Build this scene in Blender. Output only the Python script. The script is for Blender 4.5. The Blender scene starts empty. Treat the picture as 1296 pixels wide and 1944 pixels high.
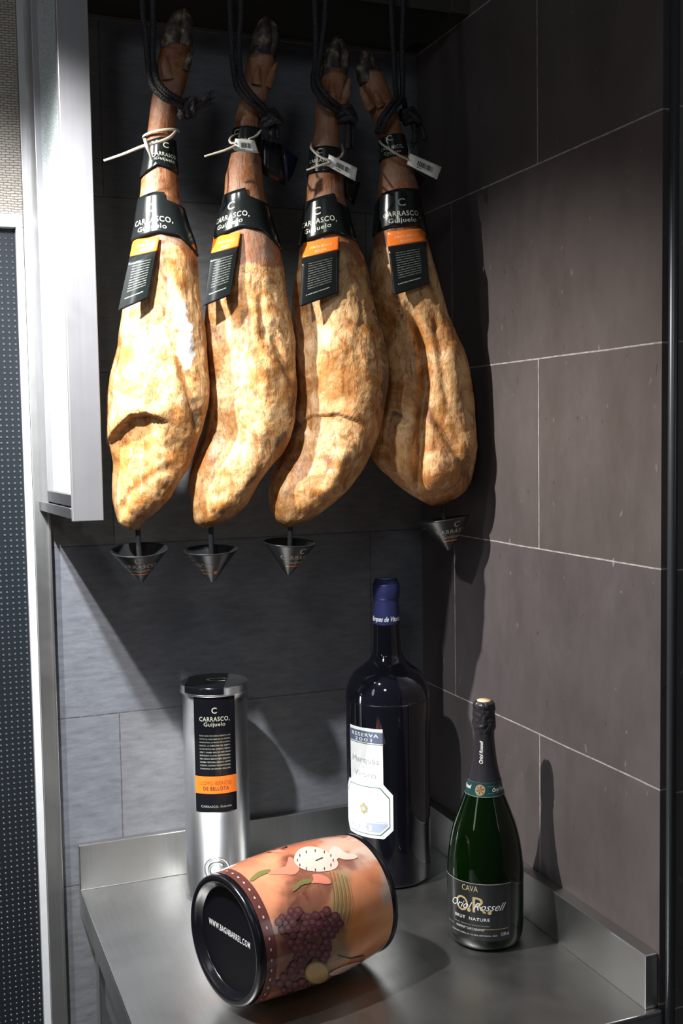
import bpy, math, random
import numpy as np
from mathutils import Vector, Matrix, noise

random.seed(7)
SC = bpy.context.scene
COL = SC.collection
PI = math.pi

# ------------------------------------------------------------------ camera
PW, PH, FPX = 1296, 1944, 2088.6
YAW, PITCH, ROLL = 0.373724, -0.0699105, -0.0161439
CAM = Vector((-0.926873, -1.936444, 1.685519))
FW = Vector((math.sin(YAW)*math.cos(PITCH), math.cos(YAW)*math.cos(PITCH), math.sin(PITCH)))
_r = FW.cross(Vector((0, 0, 1))).normalized()
_u = _r.cross(FW)
RT = math.cos(ROLL)*_r + math.sin(ROLL)*_u
UP = -math.sin(ROLL)*_r + math.cos(ROLL)*_u
cd = bpy.data.cameras.new('camera')
cam = bpy.data.objects.new('camera', cd)
COL.objects.link(cam)
M = Matrix((RT, UP, -FW)).transposed().to_4x4()
M.translation = CAM
cam.matrix_world = M
cd.sensor_fit = 'VERTICAL'
cd.sensor_height = 36.0
cd.sensor_width = 24.0
cd.lens = FPX/PH*36.0
cd.clip_start = 0.01
SC.camera = cam

# ------------------------------------------------------------------ world, lamps, exposure
SC.view_settings.view_transform = 'Standard'
SC.view_settings.look = 'None'
SC.view_settings.gamma = 1
SC.view_settings.use_curve_mapping = False
SC.view_settings.exposure = 0.0
w = bpy.data.worlds.new('world')
SC.world = w
w.use_nodes = True
w.node_tree.nodes['Background'].inputs[0].default_value = (0.80, 0.86, 1.0, 1)
w.node_tree.nodes['Background'].inputs[1].default_value = 0.034


def spot(name, loc, target, power, angle, blend, radius, color=(1, 1, 1)):
    l = bpy.data.lights.new(name, 'SPOT')
    l.energy = power
    l.spot_size = math.radians(angle)
    l.spot_blend = blend
    l.shadow_soft_size = radius
    l.color = color
    o = bpy.data.objects.new(name, l)
    COL.objects.link(o)
    o.location = loc
    o.rotation_euler = (Vector(target)-Vector(loc)).to_track_quat('-Z', 'Y').to_euler()
    return o


def area(name, loc, target, power, sx, sy, color=(1, 1, 1)):
    l = bpy.data.lights.new(name, 'AREA')
    l.shape = 'ELLIPSE'
    l.size = sx
    l.size_y = sy
    l.energy = power
    l.color = color
    o = bpy.data.objects.new(name, l)
    COL.objects.link(o)
    o.location = loc
    o.rotation_euler = (Vector(target)-Vector(loc)).to_track_quat('-Z', 'Y').to_euler()
    return o


spot('ceiling_spot_lamp', (-1.15, -0.455, 2.40), (-0.20, -0.36, 1.12), 178, 80, 1.0, 0.012, (1.0, 0.975, 0.94))
spot('door_spot_lamp', (-1.06, -0.84, 2.46), (-0.80, 0, 1.42), 200, 72, 0.95, 0.022, (0.93, 0.96, 1.0))
area('added_room_fill', (-1.6, -2.6, 2.9), (-0.6, 0, 1.2), 6, 0.4, 0.4, (0.92, 0.96, 1.0))  # added soft fill from the camera side, not a known fixture
area('added_reflection_light', (-2.6, -1.3, 2.2), (-0.5, -0.2, 1.0), 3.2, 0.35, 1.0, (0.95, 0.97, 1.0))  # added out of view to give tin and steel bright reflections
area('added_reflection_light', (0.9, -2.6, 2.1), (-0.4, -0.2, 1.0), 2, 0.3, 1.2, (0.95, 0.97, 1.0))  # its counterpart on the right, likewise added for reflections
for i, (x, y, z) in enumerate([(-2.2, -3.2, 2.8), (-1.2, -3.6, 2.85), (-0.4, -3.3, 2.8), (0.5, -2.9, 2.8), (-2.6, -2.0, 2.8)]):
    spot('room_downlight', (x, y, z), (x, y, 0), 14, 110, 0.5, 0.03, (0.95, 0.97, 1.0))


# ------------------------------------------------------------------ geometry helpers
def ray(px, py):
    return FW*FPX + RT*(px-PW/2) - UP*(py-PH/2)


def at(px, py, ax, v):
    d = ray(px, py)
    return CAM + d*((v-CAM[ax])/d[ax])


def depth(p):
    return (Vector(p)-CAM).dot(FW)


def proj(p):
    d = Vector(p)-CAM
    z = d.dot(FW)
    return PW/2+FPX*d.dot(RT)/z, PH/2-FPX*d.dot(UP)/z


class MB:
    def __init__(s):
        s.v, s.f, s.m, s.sm = [], [], [], []
        s.col = None

    def add(s, vs, fs, mi=0, smooth=True):
        b = len(s.v)
        s.v += [Vector(p) for p in vs]
        for f in fs:
            s.f.append([b+i for i in f])
            s.m.append(mi)
            s.sm.append(smooth)
        return s

    def box(s, a, b, mi=0):
        x0, y0, z0 = [min(p, q) for p, q in zip(a, b)]
        x1, y1, z1 = [max(p, q) for p, q in zip(a, b)]
        vs = [(x, y, z) for z in (z0, z1) for y in (y0, y1) for x in (x0, x1)]
        return s.add(vs, [(0, 2, 3, 1), (4, 5, 7, 6), (0, 1, 5, 4), (2, 6, 7, 3), (0, 4, 6, 2), (1, 3, 7, 5)], mi, False)

    def hexa(s, pts, mi=0):
        return s.add(pts, [(0, 3, 2, 1), (4, 5, 6, 7), (0, 1, 5, 4), (1, 2, 6, 5), (2, 3, 7, 6), (3, 0, 4, 7)], mi, False)

    def grid(s, fn, nu, nv, mi=0, closed_u=False, smooth=True):
        vs = [fn(i/nu, j/nv) for j in range(nv+1) for i in range(nu if closed_u else nu+1)]
        n = nu if closed_u else nu+1
        fs = []
        for j in range(nv):
            for i in range(nu):
                a = j*n+i
                b = j*n+(i+1) % n if closed_u else a+1
                fs.append((a, b, b+n, a+n))
        return s.add(vs, fs, mi, smooth)

    def sheet(s, fn, nu, nv, th, mi=0, mi_edge=None, smooth=True):
        """thin solid sheet: fn(u, v, offset)"""
        n = nu+1
        top = [fn(i/nu, j/nv, th) for j in range(nv+1) for i in range(n)]
        bot = [fn(i/nu, j/nv, 0) for j in range(nv+1) for i in range(n)]
        N = len(top)
        fs, es = [], []
        for j in range(nv):
            for i in range(nu):
                a = j*n+i
                fs.append((a, a+n, a+n+1, a+1))
                fs.append((N+a, N+a+1, N+a+n+1, N+a+n))
        for i in range(nu):
            es.append((i, i+1, N+i+1, N+i))
            a = nv*n+i
            es.append((a+1, a, N+a, N+a+1))
        for j in range(nv):
            a = j*n
            es.append((a+n, a, N+a, N+a+n))
            a = j*n+nu
            es.append((a, a+n, N+a+n, N+a))
        b = len(s.v)
        s.v += [Vector(p) for p in top+bot]
        for f in fs:
            s.f.append([b+i for i in f]); s.m.append(mi); s.sm.append(smooth)
        for f in es:
            s.f.append([b+i for i in f]); s.m.append(mi if mi_edge is None else mi_edge); s.sm.append(False)
        return s

    def lathe(s, prof, c, segs=64, mi=0, wob=None, axis=None, cap0=True, cap1=True):
        """prof: list of (r, h); axis frame (X, Y, Z) optional"""
        X, Y, Z = axis or (Vector((1, 0, 0)), Vector((0, 1, 0)), Vector((0, 0, 1)))
        c = Vector(c)
        vs = []
        for r, h in prof:
            for k in range(segs):
                t = 2*PI*k/segs
                rr = r+(wob(t, h) if wob else 0)
                vs.append(c+X*(rr*math.cos(t))+Y*(rr*math.sin(t))+Z*h)
        fs = []
        for j in range(len(prof)-1):
            for k in range(segs):
                a = j*segs+k
                b = j*segs+(k+1) % segs
                fs.append((a, b, b+segs, a+segs))
        if cap0 and prof[0][0] > 1e-5:
            fs.append(tuple(reversed(range(segs))))
        if cap1 and prof[-1][0] > 1e-5:
            a = (len(prof)-1)*segs
            fs.append(tuple(range(a, a+segs)))
        return s.add(vs, fs, mi)

    def tube(s, pts, rad, segs=10, mi=0, sub=6, flat=1.0, wob=None):
        pts = [Vector(p) for p in pts]
        if not hasattr(rad, '__len__'):
            rad = [rad]*len(pts)
        P, R = [], []
        n = len(pts)
        for i in range(n-1):
            p0 = pts[max(i-1, 0)]; p1 = pts[i]; p2 = pts[i+1]; p3 = pts[min(i+2, n-1)]
            for k in range(sub):
                t = k/sub
                P.append(0.5*((2*p1)+(p2-p0)*t+(2*p0-5*p1+4*p2-p3)*t*t+(3*p1-p0-3*p2+p3)*t**3))
                R.append(rad[i]*(1-t)+rad[i+1]*t)
        P.append(pts[-1]); R.append(rad[-1])
        T = [(P[min(i+1, len(P)-1)]-P[max(i-1, 0)]).normalized() for i in range(len(P))]
        up = Vector((0.3, -0.9, 0.2)).normalized()
        nrm = (up-T[0]*up.dot(T[0])).normalized()
        vs = []
        L = 0
        for i, p in enumerate(P):
            if i:
                L += (P[i]-P[i-1]).length
            nrm = (nrm-T[i]*nrm.dot(T[i])).normalized()
            bi = T[i].cross(nrm)
            for k in range(segs):
                t = 2*PI*k/segs
                r = R[i]*(1+(wob(t, L) if wob else 0))
                vs.append(p+nrm*(r*flat*math.cos(t))+bi*(r*math.sin(t)))
        fs = []
        for j in range(len(P)-1):
            for k in range(segs):
                a = j*segs+k
                b = j*segs+(k+1) % segs
                fs.append((a, b, b+segs, a+segs))
        fs.append(tuple(reversed(range(segs))))
        a = (len(P)-1)*segs
        fs.append(tuple(range(a, a+segs)))
        return s.add(vs, fs, mi)

    def build(s, name, mats, parent=None, origin=None, bevel=0, label=None):
        if s.col is not None and len(s.col) < len(s.v):
            s.col = list(s.col)+[(0, 0, 0, 1)]*(len(s.v)-len(s.col))
        me = bpy.data.meshes.new(name)
        if parent is not None:
            org = Vector(parent['_o']) if '_o' in parent else Vector((0, 0, 0))
        elif origin is not None:
            org = Vector(origin)
        else:
            org = Vector((0, 0, 0))
        me.from_pydata([tuple(v-org) for v in s.v], [], s.f)
        if not isinstance(mats, (list, tuple)):
            mats = [mats]
        for m in mats:
            me.materials.append(m)
        me.polygons.foreach_set('material_index', s.m)
        me.polygons.foreach_set('use_smooth', s.sm)
        if s.col is not None:
            ca = me.color_attributes.new('zone', 'FLOAT_COLOR', 'POINT')
            ca.data.foreach_set('color', np.array(s.col, dtype=np.float32).ravel())
        me.update()
        o = bpy.data.objects.new(name, me)
        COL.objects.link(o)
        if parent is not None:
            o.parent = parent
            o['_o'] = tuple(org)
        else:
            o.location = org
            o['_o'] = tuple(org)
        if bevel:
            b = o.modifiers.new('bevel', 'BEVEL')
            b.width = bevel
            b.segments = 2
            b.limit_method = 'ANGLE'
        if label:
            o['label'] = label
        return o


def tag(o, label=None, cat=None, group=None, kind=None):
    if label: o['label'] = label
    if cat: o['category'] = cat
    if group: o['group'] = group
    if kind: o['kind'] = kind
    return o


def thing(name, loc, label, cat, group=None):
    o = bpy.data.objects.new(name, None)
    COL.objects.link(o)
    o.location = loc
    o.empty_display_size = 0.02
    o['_o'] = tuple(loc)
    return tag(o, label, cat, group)


_tc = {}


def text2d(body, bold=0.0, shear=0.0, space=1.0):
    """-> (list of (x, y), tris/ngons) centred in x, baseline 0, cap height about 0.7 of size 1 -> rescaled so caps = 1"""
    key = (body, bold, shear, space)
    if key in _tc:
        return _tc[key]
    cu = bpy.data.curves.new('t', 'FONT')
    cu.body = body
    cu.size = 1.0
    cu.offset = bold
    cu.shear = shear
    cu.space_character = space
    cu.align_x = 'CENTER'
    cu.resolution_u = 3
    ob = bpy.data.objects.new('t', cu)
    me = bpy.data.meshes.new_from_object(ob)
    vs = [(v.co.x/0.7, v.co.y/0.7) for v in me.vertices]
    fs = [tuple(p.vertices) for p in me.polygons]
    bpy.data.objects.remove(ob)
    bpy.data.curves.remove(cu)
    bpy.data.meshes.remove(me)
    _tc[key] = (vs, fs)
    return vs, fs


def put_text(mb, body, fn, size, mi, width=None, **kw):
    """fn(s, t) -> 3D point; size = cap height; width = total width (stretches)"""
    vs, fs = text2d(body, **kw)
    if not vs:
        return
    sx = size
    if width:
        ext = max(v[0] for v in vs)-min(v[0] for v in vs)
        sx = width/ext
    mb.add([fn(x*sx, y*size) for x, y in vs], fs, mi, True)


def bilin(q, u, v):
    """q = TL, TR, BR, BL ; v down"""
    a = Vector(q[0]).lerp(Vector(q[1]), u)
    b = Vector(q[3]).lerp(Vector(q[2]), u)
    return a.lerp(b, v)


def fbm(p, sc, oct=4):
    return noise.fractal(Vector((p[0]*sc, p[1]*sc, p[2]*sc)), 0.9, 2.0, oct)


# ------------------------------------------------------------------ materials
class N:
    def __init__(s, name):
        s.mat = bpy.data.materials.new(name)
        s.mat.use_nodes = True
        s.t = s.mat.node_tree
        s.b = s.t.nodes['Principled BSDF']
        s.out = s.t.nodes['Material Output']

    def n(s, typ, **kw):
        n = s.t.nodes.new(typ)
        for k, v in kw.items():
            setattr(n, k, v)
        return n

    def L(s, a, b):
        s.t.links.new(a, b)

    def set(s, **kw):
        for k, v in kw.items():
            s.b.inputs[k.replace('_', ' ')].default_value = v
        return s

    def coord(s, kind='Object', scale=(1, 1, 1), loc=(0, 0, 0)):
        tc = s.n('ShaderNodeTexCoord')
        mp = s.n('ShaderNodeMapping')
        mp.inputs['Scale'].default_value = scale
        mp.inputs['Location'].default_value = loc
        if kind == 'World':
            g = s.n('ShaderNodeNewGeometry')
            s.L(g.outputs['Position'], mp.inputs[0])
        else:
            s.L(tc.outputs[kind], mp.inputs[0])
        return mp.outputs[0]

    def noise(s, vec, scale, detail=4, rough=0.55, dist=0):
        n = s.n('ShaderNodeTexNoise')
        n.inputs['Scale'].default_value = scale
        n.inputs['Detail'].default_value = detail
        n.inputs['Roughness'].default_value = rough
        n.inputs['Distortion'].default_value = dist
        s.L(vec, n.inputs['Vector'])
        return n.outputs[0]

    def ramp(s, fac, stops, interp='LINEAR'):
        r = s.n('ShaderNodeValToRGB')
        r.color_ramp.interpolation = interp
        e = r.color_ramp.elements
        while len(e) < len(stops):
            e.new(0.5)
        for el, (p, c) in zip(e, stops):
            el.position = p
            el.color = (*c, 1) if hasattr(c, '__len__') else (c, c, c, 1)
        s.L(fac, r.inputs[0])
        return r.outputs[0]

    def mix(s, fac, a, b, mode='MIX'):
        m = s.n('ShaderNodeMix', data_type='RGBA', blend_type=mode)
        for inp, v in ((m.inputs[0], fac), (m.inputs[6], a), (m.inputs[7], b)):
            if hasattr(v, 'is_linked') or isinstance(v, bpy.types.NodeSocket):
                s.L(v, inp)
            elif hasattr(v, '__len__'):
                inp.default_value = (*v, 1) if len(v) == 3 else v
            else:
                inp.default_value = v
        return m.outputs[2]

    def math(s, op, a, b=0.0, c=None):
        m = s.n('ShaderNodeMath', operation=op)
        for i, v in enumerate((a, b) if c is None else (a, b, c)):
            if isinstance(v, bpy.types.NodeSocket):
                s.L(v, m.inputs[i])
            else:
                m.inputs[i].default_value = v
        return m.outputs[0]

    def bump(s, h, strength=0.3, dist=0.002, prev=None):
        b = s.n('ShaderNodeBump')
        b.inputs['Strength'].default_value = strength
        b.inputs['Distance'].default_value = dist
        s.L(h, b.inputs['Height'])
        if prev is not None:
            s.L(prev, b.inputs['Normal'])
        s.L(b.outputs[0], s.b.inputs['Normal'])
        return b.outputs[0]


def plain(name, color, rough=0.5, metal=0.0, **kw):
    m = N(name)
    m.set(Base_Color=(*color, 1), Roughness=rough, Metallic=metal)
    for k, v in kw.items():
        m.b.inputs[k.replace('_', ' ')].default_value = v
    vec = m.coord()
    f = m.noise(vec, 60, 3)
    c = m.mix(f, tuple(0.9*x for x in color), tuple(min(1, 1.1*x) for x in color))
    m.L(c, m.b.inputs['Base Color'])
    return m.mat


def tile_mat(name, axis, offA, offB, base, alt, grout, grout_w, streak, rough, bumpk, tint_amt, chips=0.0):
    """rows of 0.3, columns of 0.6; row parity shifts the columns"""
    m = N(name)
    g = m.n('ShaderNodeNewGeometry')
    sp = m.n('ShaderNodeSeparateXYZ')
    m.L(g.outputs['Position'], sp.inputs[0])
    u, z = sp.outputs[axis], sp.outputs[2]
    # gentle wobble of the joint line
    nz = m.noise(g.outputs['Position'], 9, 3)
    wv = m.math('MULTIPLY', m.math('SUBTRACT', nz, 0.5), 0.002)
    z2 = m.math('ADD', z, wv)
    row = m.math('FLOOR', m.math('DIVIDE', z2, 0.3))
    par = m.math('FLOORED_MODULO', row, 2.0)
    off = m.math('ADD', m.math('MULTIPLY', par, offA-offB), offB)
    uu = m.math('DIVIDE', m.math('SUBTRACT', m.math('ADD', u, wv), off), 0.6)
    colm = m.math('FLOOR', uu)
    fz = m.math('FLOORED_MODULO', m.math('DIVIDE', z2, 0.3), 1.0)
    fu = m.math('FLOORED_MODULO', uu, 1.0)
    dz = m.math('MULTIPLY', m.math('MINIMUM', fz, m.math('SUBTRACT', 1.0, fz)), 0.3)
    du = m.math('MULTIPLY', m.math('MINIMUM', fu, m.math('SUBTRACT', 1.0, fu)), 0.6)
    d = m.math('MINIMUM', dz, du)
    gm = m.math('LESS_THAN', d, grout_w)
    cb = m.n('ShaderNodeCombineXYZ')
    m.L(row, cb.inputs[0]); m.L(colm, cb.inputs[1])
    wn = m.n('ShaderNodeTexWhiteNoise', noise_dimensions='3D')
    m.L(cb.outputs[0], wn.inputs['Vector'])
    vec = m.coord('World', streak)
    f1 = m.noise(vec, 1.0, 9, 0.72, 0.12)
    f2 = m.noise(m.coord('World'), 6, 3)
    c = m.mix(m.ramp(f1, [(0.35, 0), (0.7, 1)]), base, alt)
    c = m.mix(m.math('MULTIPLY', f2, 0.5), c, tuple(0.7*x for x in base))
    tint = m.ramp(wn.outputs[0], [(0, (0.86, 0.90, 1.0)), (0.5, (1.0, 0.98, 0.95)), (1, (1.12, 1.05, 0.93))])
    c = m.mix(tint_amt, c, tint, 'MULTIPLY')
    # small pits / specks
    sp2 = m.noise(m.coord('World', (streak[0]*1.5, streak[1]*1.5, streak[2]*1.5)), 6.0, 2)
    pit = m.ramp(sp2, [(0.70, 0), (0.74, 1)])
    c = m.mix(m.math('MULTIPLY', pit, 0.35), c, tuple(2.2*x for x in alt))
    pit2 = m.ramp(sp2, [(0.26, 1), (0.30, 0)])
    c = m.mix(m.math('MULTIPLY', pit2, 0.5), c, tuple(0.3*x for x in base))
    if chips:
        f3 = m.noise(m.coord('World', (1, 1, 0.35)), 45, 2)
        sc = m.ramp(f3, [(0.765, 0), (0.775, 1)])
        c = m.mix(m.math('MULTIPLY', sc, chips), c, (0.34, 0.30, 0.28))
    gn = m.noise(m.coord('World'), 60, 3)
    gfac = m.math('MULTIPLY', gm, m.ramp(gn, [(0.3, 0.35), (0.6, 1)]))
    c = m.mix(gfac, c, grout)
    m.L(c, m.b.inputs['Base Color'])
    m.L(m.ramp(f1, [(0.2, rough-0.08), (0.8, rough+0.12)]), m.b.inputs['Roughness'])
    h = m.math('SUBTRACT', m.math('MULTIPLY', f1, 1.0), m.math('MULTIPLY', gm, 1.2))
    m.bump(h, bumpk, 0.0015)
    return m.mat


MAT = {}
MAT['tile_back'] = tile_mat('grey stone tile', 0, 0.003, -0.110, (0.135, 0.137, 0.143), (0.235, 0.24, 0.245), (0.05, 0.05, 0.05), 0.0011,
                            (22, 22, 85), 0.42, 0.22, 0.9)
MAT['tile_right'] = tile_mat('brown slate tile', 1, -0.430, -0.138, (0.084, 0.070, 0.068), (0.120, 0.102, 0.099), (0.42, 0.39, 0.37), 0.0011,
                             (9, 9, 5), 0.40, 0.16, 0.35, chips=0.5)
MAT['tile_side'] = tile_mat('dark slate tile', 0, -0.2, -0.5, (0.07, 0.06, 0.058), (0.10, 0.088, 0.084), (0.35, 0.33, 0.3), 0.0011,
                            (9, 9, 5), 0.5, 0.5, 0.3)

# stainless steel, brushed
def steel(name, col, rough, streak=(3, 3, 220), bump=0.05, smudge=0.12):
    m = N(name)
    m.set(Metallic=1.0)
    f = m.noise(m.coord('Object', streak), 1.0, 5, 0.6)
    g = m.noise(m.coord('Object'), 9, 5, 0.6, 0.4)
    c = m.mix(f, tuple(0.86*x for x in col), tuple(min(1, 1.08*x) for x in col))
    c = m.mix(m.math('MULTIPLY', m.ramp(g, [(0.4, 0), (0.75, 1)]), 0.5), c, tuple(0.72*x for x in col))
    m.L(c, m.b.inputs['Base Color'])
    r = m.math('ADD', m.math('MULTIPLY', g, smudge*2), rough-smudge)
    m.L(r, m.b.inputs['Roughness'])
    m.bump(f, bump, 0.001)
    return m.mat


MAT['steel_counter'] = steel('brushed steel', (0.52, 0.52, 0.51), 0.36, (180, 6, 6), 0.04)
MAT['steel_frame'] = steel('satin steel', (0.34, 0.335, 0.345), 0.44, (160, 160, 3), 0.05, 0.16)
MAT['steel_frame'].node_tree.nodes['Principled BSDF'].inputs['Metallic'].default_value = 0.7
MAT['steel_rail'] = steel('scratched steel', (0.20, 0.20, 0.205), 0.40, (60, 20, 160), 0.1, 0.16)
MAT['steel_trim'] = steel('grey door steel', (0.52, 0.52, 0.51), 0.42, (160, 160, 3), 0.03)
MAT['tin'] = steel('tin plate', (0.80, 0.81, 0.81), 0.29, (3, 3, 30), 0.0, 0.05)
MAT['lacquer'] = plain('white lacquer', (0.60, 0.61, 0.62), 0.35)
MAT['dark_metal'] = plain('dark trim metal', (0.07, 0.075, 0.085), 0.35, 0.6)
MAT['soffit'] = plain('dark brown board', (0.035, 0.028, 0.022), 0.6)
MAT['hood'] = plain('dark olive metal', (0.06, 0.055, 0.04), 0.5, 0.3)
MAT['soffit_edge'] = plain('edge strip', (0.16, 0.14, 0.12), 0.5)
MAT['floor'] = plain('floor tile', (0.10, 0.10, 0.10), 0.5)
MAT['black_gloss'] = plain('black printed card', (0.010, 0.012, 0.012), 0.17, 0, Specular_IOR_Level=0.6)
MAT['black_paper'] = plain('black card', (0.012, 0.012, 0.016), 0.3)
MAT['tin_black'] = plain('black tin print', (0.008, 0.008, 0.011), 0.16)
MAT['orange'] = plain('orange print', (0.88, 0.20, 0.025), 0.25)
MAT['orange_text'] = plain('dark orange lettering', (0.45, 0.10, 0.02), 0.35)
MAT['cream'] = plain('cream lettering', (0.62, 0.64, 0.50), 0.4)
MAT['cream_dim'] = plain('fine cream lettering', (0.36, 0.38, 0.32), 0.4)
MAT['pink_text'] = plain('pale lettering', (0.90, 0.50, 0.30), 0.4)
MAT['white_ink'] = plain('white lettering', (0.80, 0.80, 0.80), 0.4)
MAT['plastic'] = plain('ivory plastic', (0.62, 0.56, 0.44), 0.4)
MAT['tag_white'] = plain('white plastic tag', (0.92, 0.91, 0.84), 0.35)
MAT['ink'] = plain('black ink', (0.03, 0.04, 0.04), 0.5)
MAT['blue_edge'] = plain('violet card edge', (0.36, 0.33, 0.50), 0.4)
MAT['navy'] = plain('navy card', (0.015, 0.018, 0.06), 0.3)
MAT['cone'] = plain('black plastic', (0.016, 0.017, 0.018), 0.34, 0.1)
MAT['cone_text'] = plain('beige lettering', (0.52, 0.45, 0.34), 0.4)
MAT['wine_glass'] = plain('black bottle glass', (0.004, 0.004, 0.007), 0.045, 0, Specular_IOR_Level=0.7)
MAT['capsule'] = plain('blue capsule foil', (0.035, 0.042, 0.14), 0.42, 0.35)
MAT['capsule_top'] = plain('capsule top disc', (0.30, 0.42, 0.65), 0.3, 0.6)
MAT['label_white'] = plain('white label paper', (0.86, 0.87, 0.84), 0.5)
MAT['label_green'] = plain('dark green line', (0.05, 0.16, 0.10), 0.5)
MAT['label_slate'] = plain('slate blue band', (0.10, 0.12, 0.19), 0.5)
MAT['label_grey'] = plain('pale grey print', (0.52, 0.54, 0.52), 0.5)
MAT['label_faint'] = plain('faint print', (0.72, 0.72, 0.70), 0.5)
MAT['label_blue'] = plain('blue landscape print', (0.42, 0.47, 0.62), 0.5)
MAT['label_gold'] = plain('crest gold', (0.42, 0.36, 0.16), 0.5)
MAT['gold'] = plain('gold print', (0.62, 0.48, 0.24), 0.35, 0.2)
MAT['cava_label'] = plain('charcoal label', (0.022, 0.023, 0.024), 0.22)
MAT['cava_foil'] = plain('matt charcoal foil', (0.040, 0.038, 0.045), 0.38, 0.5)
MAT['neck_green'] = plain('dark green band', (0.008, 0.045, 0.042), 0.4)
MAT['neck_line'] = plain('pale green line', (0.20, 0.27, 0.25), 0.4)
MAT['medallion'] = plain('bronze medallion', (0.32, 0.20, 0.10), 0.4)
MAT['cork'] = plain('cork disc', (0.70, 0.52, 0.28), 0.45)
MAT['barrel_black'] = plain('black rim lacquer', (0.005, 0.005, 0.007), 0.2)
MAT['barrel_disc'] = plain('matt black disc', (0.002, 0.002, 0.004), 0.55, 0, Specular_IOR_Level=0.15)
MAT['grape'] = plain('grape print', (0.105, 0.030, 0.034), 0.16)
MAT['grape_hi'] = plain('grape bloom print', (0.16, 0.055, 0.062), 0.16)
MAT['pic_pale'] = plain('pale pink print', (0.70, 0.47, 0.40), 0.16)
MAT['pic_pink'] = plain('coral print', (0.62, 0.20, 0.13), 0.16)
MAT['pic_green'] = plain('olive print', (0.16, 0.15, 0.05), 0.16)
MAT['pic_dark'] = plain('umber print', (0.10, 0.035, 0.03), 0.16)
MAT['pic_tan'] = plain('tan print', (0.42, 0.26, 0.11), 0.16)

m = N('green bottle glass')
m.set(Base_Color=(0.10, 0.24, 0.045, 1), Roughness=0.03, IOR=1.45)
m.b.inputs['Transmission Weight'].default_value = 0.75
m.b.inputs['Base Color'].default_value = (0.004, 0.020, 0.002, 1)
MAT['cava_glass'] = m.mat

# rope
m = N('black braided cord')
m.set(Roughness=0.6)
vec = m.coord('Object')
f = m.noise(vec, 500, 2)
m.L(m.ramp(f, [(0.3, (0.006, 0.006, 0.007)), (0.75, (0.045, 0.045, 0.05))]), m.b.inputs['Base Color'])
vo = m.n('ShaderNodeTexVoronoi')
vo.inputs['Scale'].default_value = 420
m.L(vec, vo.inputs['Vector'])
m.bump(vo.outputs[0], 0.8, 0.0015)
MAT['rope'] = m.mat

# woven wall covering
m = N('woven wall covering')
m.set(Roughness=0.8)
vec = m.coord('World')
br = m.n('ShaderNodeTexBrick')
mp = m.n('ShaderNodeMapping')
mp.inputs['Rotation'].default_value = (PI/2, 0, 0)
m.L(vec, mp.inputs[0])
mp.inputs['Scale'].default_value = (1, 1, 1)
wob = m.noise(vec, 40, 3)
cb = m.n('ShaderNodeCombineXYZ')
sp = m.n('ShaderNodeSeparateXYZ')
m.L(vec, sp.inputs[0])
jit = m.math('MULTIPLY', m.math('SUBTRACT', wob, 0.5), 0.010)
m.L(m.math('ADD', sp.outputs[0], jit), cb.inputs[0])
m.L(m.math('ADD', sp.outputs[2], m.math('MULTIPLY', jit, 0.5)), cb.inputs[1])
m.L(cb.outputs[0], br.inputs['Vector'])
br.inputs['Scale'].default_value = 1.0
br.inputs['Brick Width'].default_value = 0.012
br.inputs['Row Height'].default_value = 0.0042
br.inputs['Mortar Size'].default_value = 0.0009
br.inputs['Mortar Smooth'].default_value = 0.6
br.inputs['Color1'].default_value = (0.52, 0.47, 0.41, 1)
br.inputs['Color2'].default_value = (0.42, 0.375, 0.32, 1)
br.inputs['Mortar'].default_value = (0.20, 0.17, 0.14, 1)
m.L(br.outputs[0], m.b.inputs['Base Color'])
m.bump(m.math('SUBTRACT', 1.0, br.outputs[1]), 0.6, 0.002)
MAT['woven'] = m.mat

# dotted dark door panel
m = N('dark dotted panel')
m.set(Roughness=0.3)
vec = m.coord('World')
sp = m.n('ShaderNodeSeparateXYZ')
m.L(vec, sp.inputs[0])
pitch = 0.0098
a = m.math('SUBTRACT', m.math('FLOORED_MODULO', m.math('DIVIDE', sp.outputs[0], pitch), 1.0), 0.5)
b = m.math('SUBTRACT', m.math('FLOORED_MODULO', m.math('DIVIDE', sp.outputs[2], pitch), 1.0), 0.5)
r = m.math('SQRT', m.math('ADD', m.math('MULTIPLY', a, a), m.math('MULTIPLY', b, b)))
dot = m.ramp(r, [(0.12, 1), (0.24, 0)])
m.L(m.mix(dot, (0.012, 0.015, 0.019), (0.07, 0.08, 0.09)), m.b.inputs['Base Color'])
m.bump(dot, 0.8, 0.002)
MAT['dots'] = m.mat

# frosted ribbed glass
m = N('frosted glass')
t = m.t
vec = m.coord('World')
f = m.noise(m.coord('World', (1, 1, 2.6)), 170, 3)
bp = m.n('ShaderNodeBump')
bp.inputs['Strength'].default_value = 0.6
bp.inputs['Distance'].default_value = 0.002
m.L(f, bp.inputs['Height'])
m.set(Base_Color=(0.78, 0.83, 0.81, 1), Roughness=0.25)
m.L(m.ramp(f, [(0.35, (0.38, 0.44, 0.43)), (0.65, (0.62, 0.68, 0.66))]), m.b.inputs['Base Color'])
m.L(bp.outputs[0], m.b.inputs['Normal'])
tr = m.n('ShaderNodeBsdfTransparent')
tr.inputs[0].default_value = (0.9, 0.97, 0.95, 1)
mx = m.n('ShaderNodeMixShader')
mx.inputs[0].default_value = 0.84
m.L(tr.outputs[0], mx.inputs[1])
m.L(m.b.outputs[0], mx.inputs[2])
m.L(mx.outputs[0], m.out.inputs[0])
MAT['pane'] = m.mat

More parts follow.
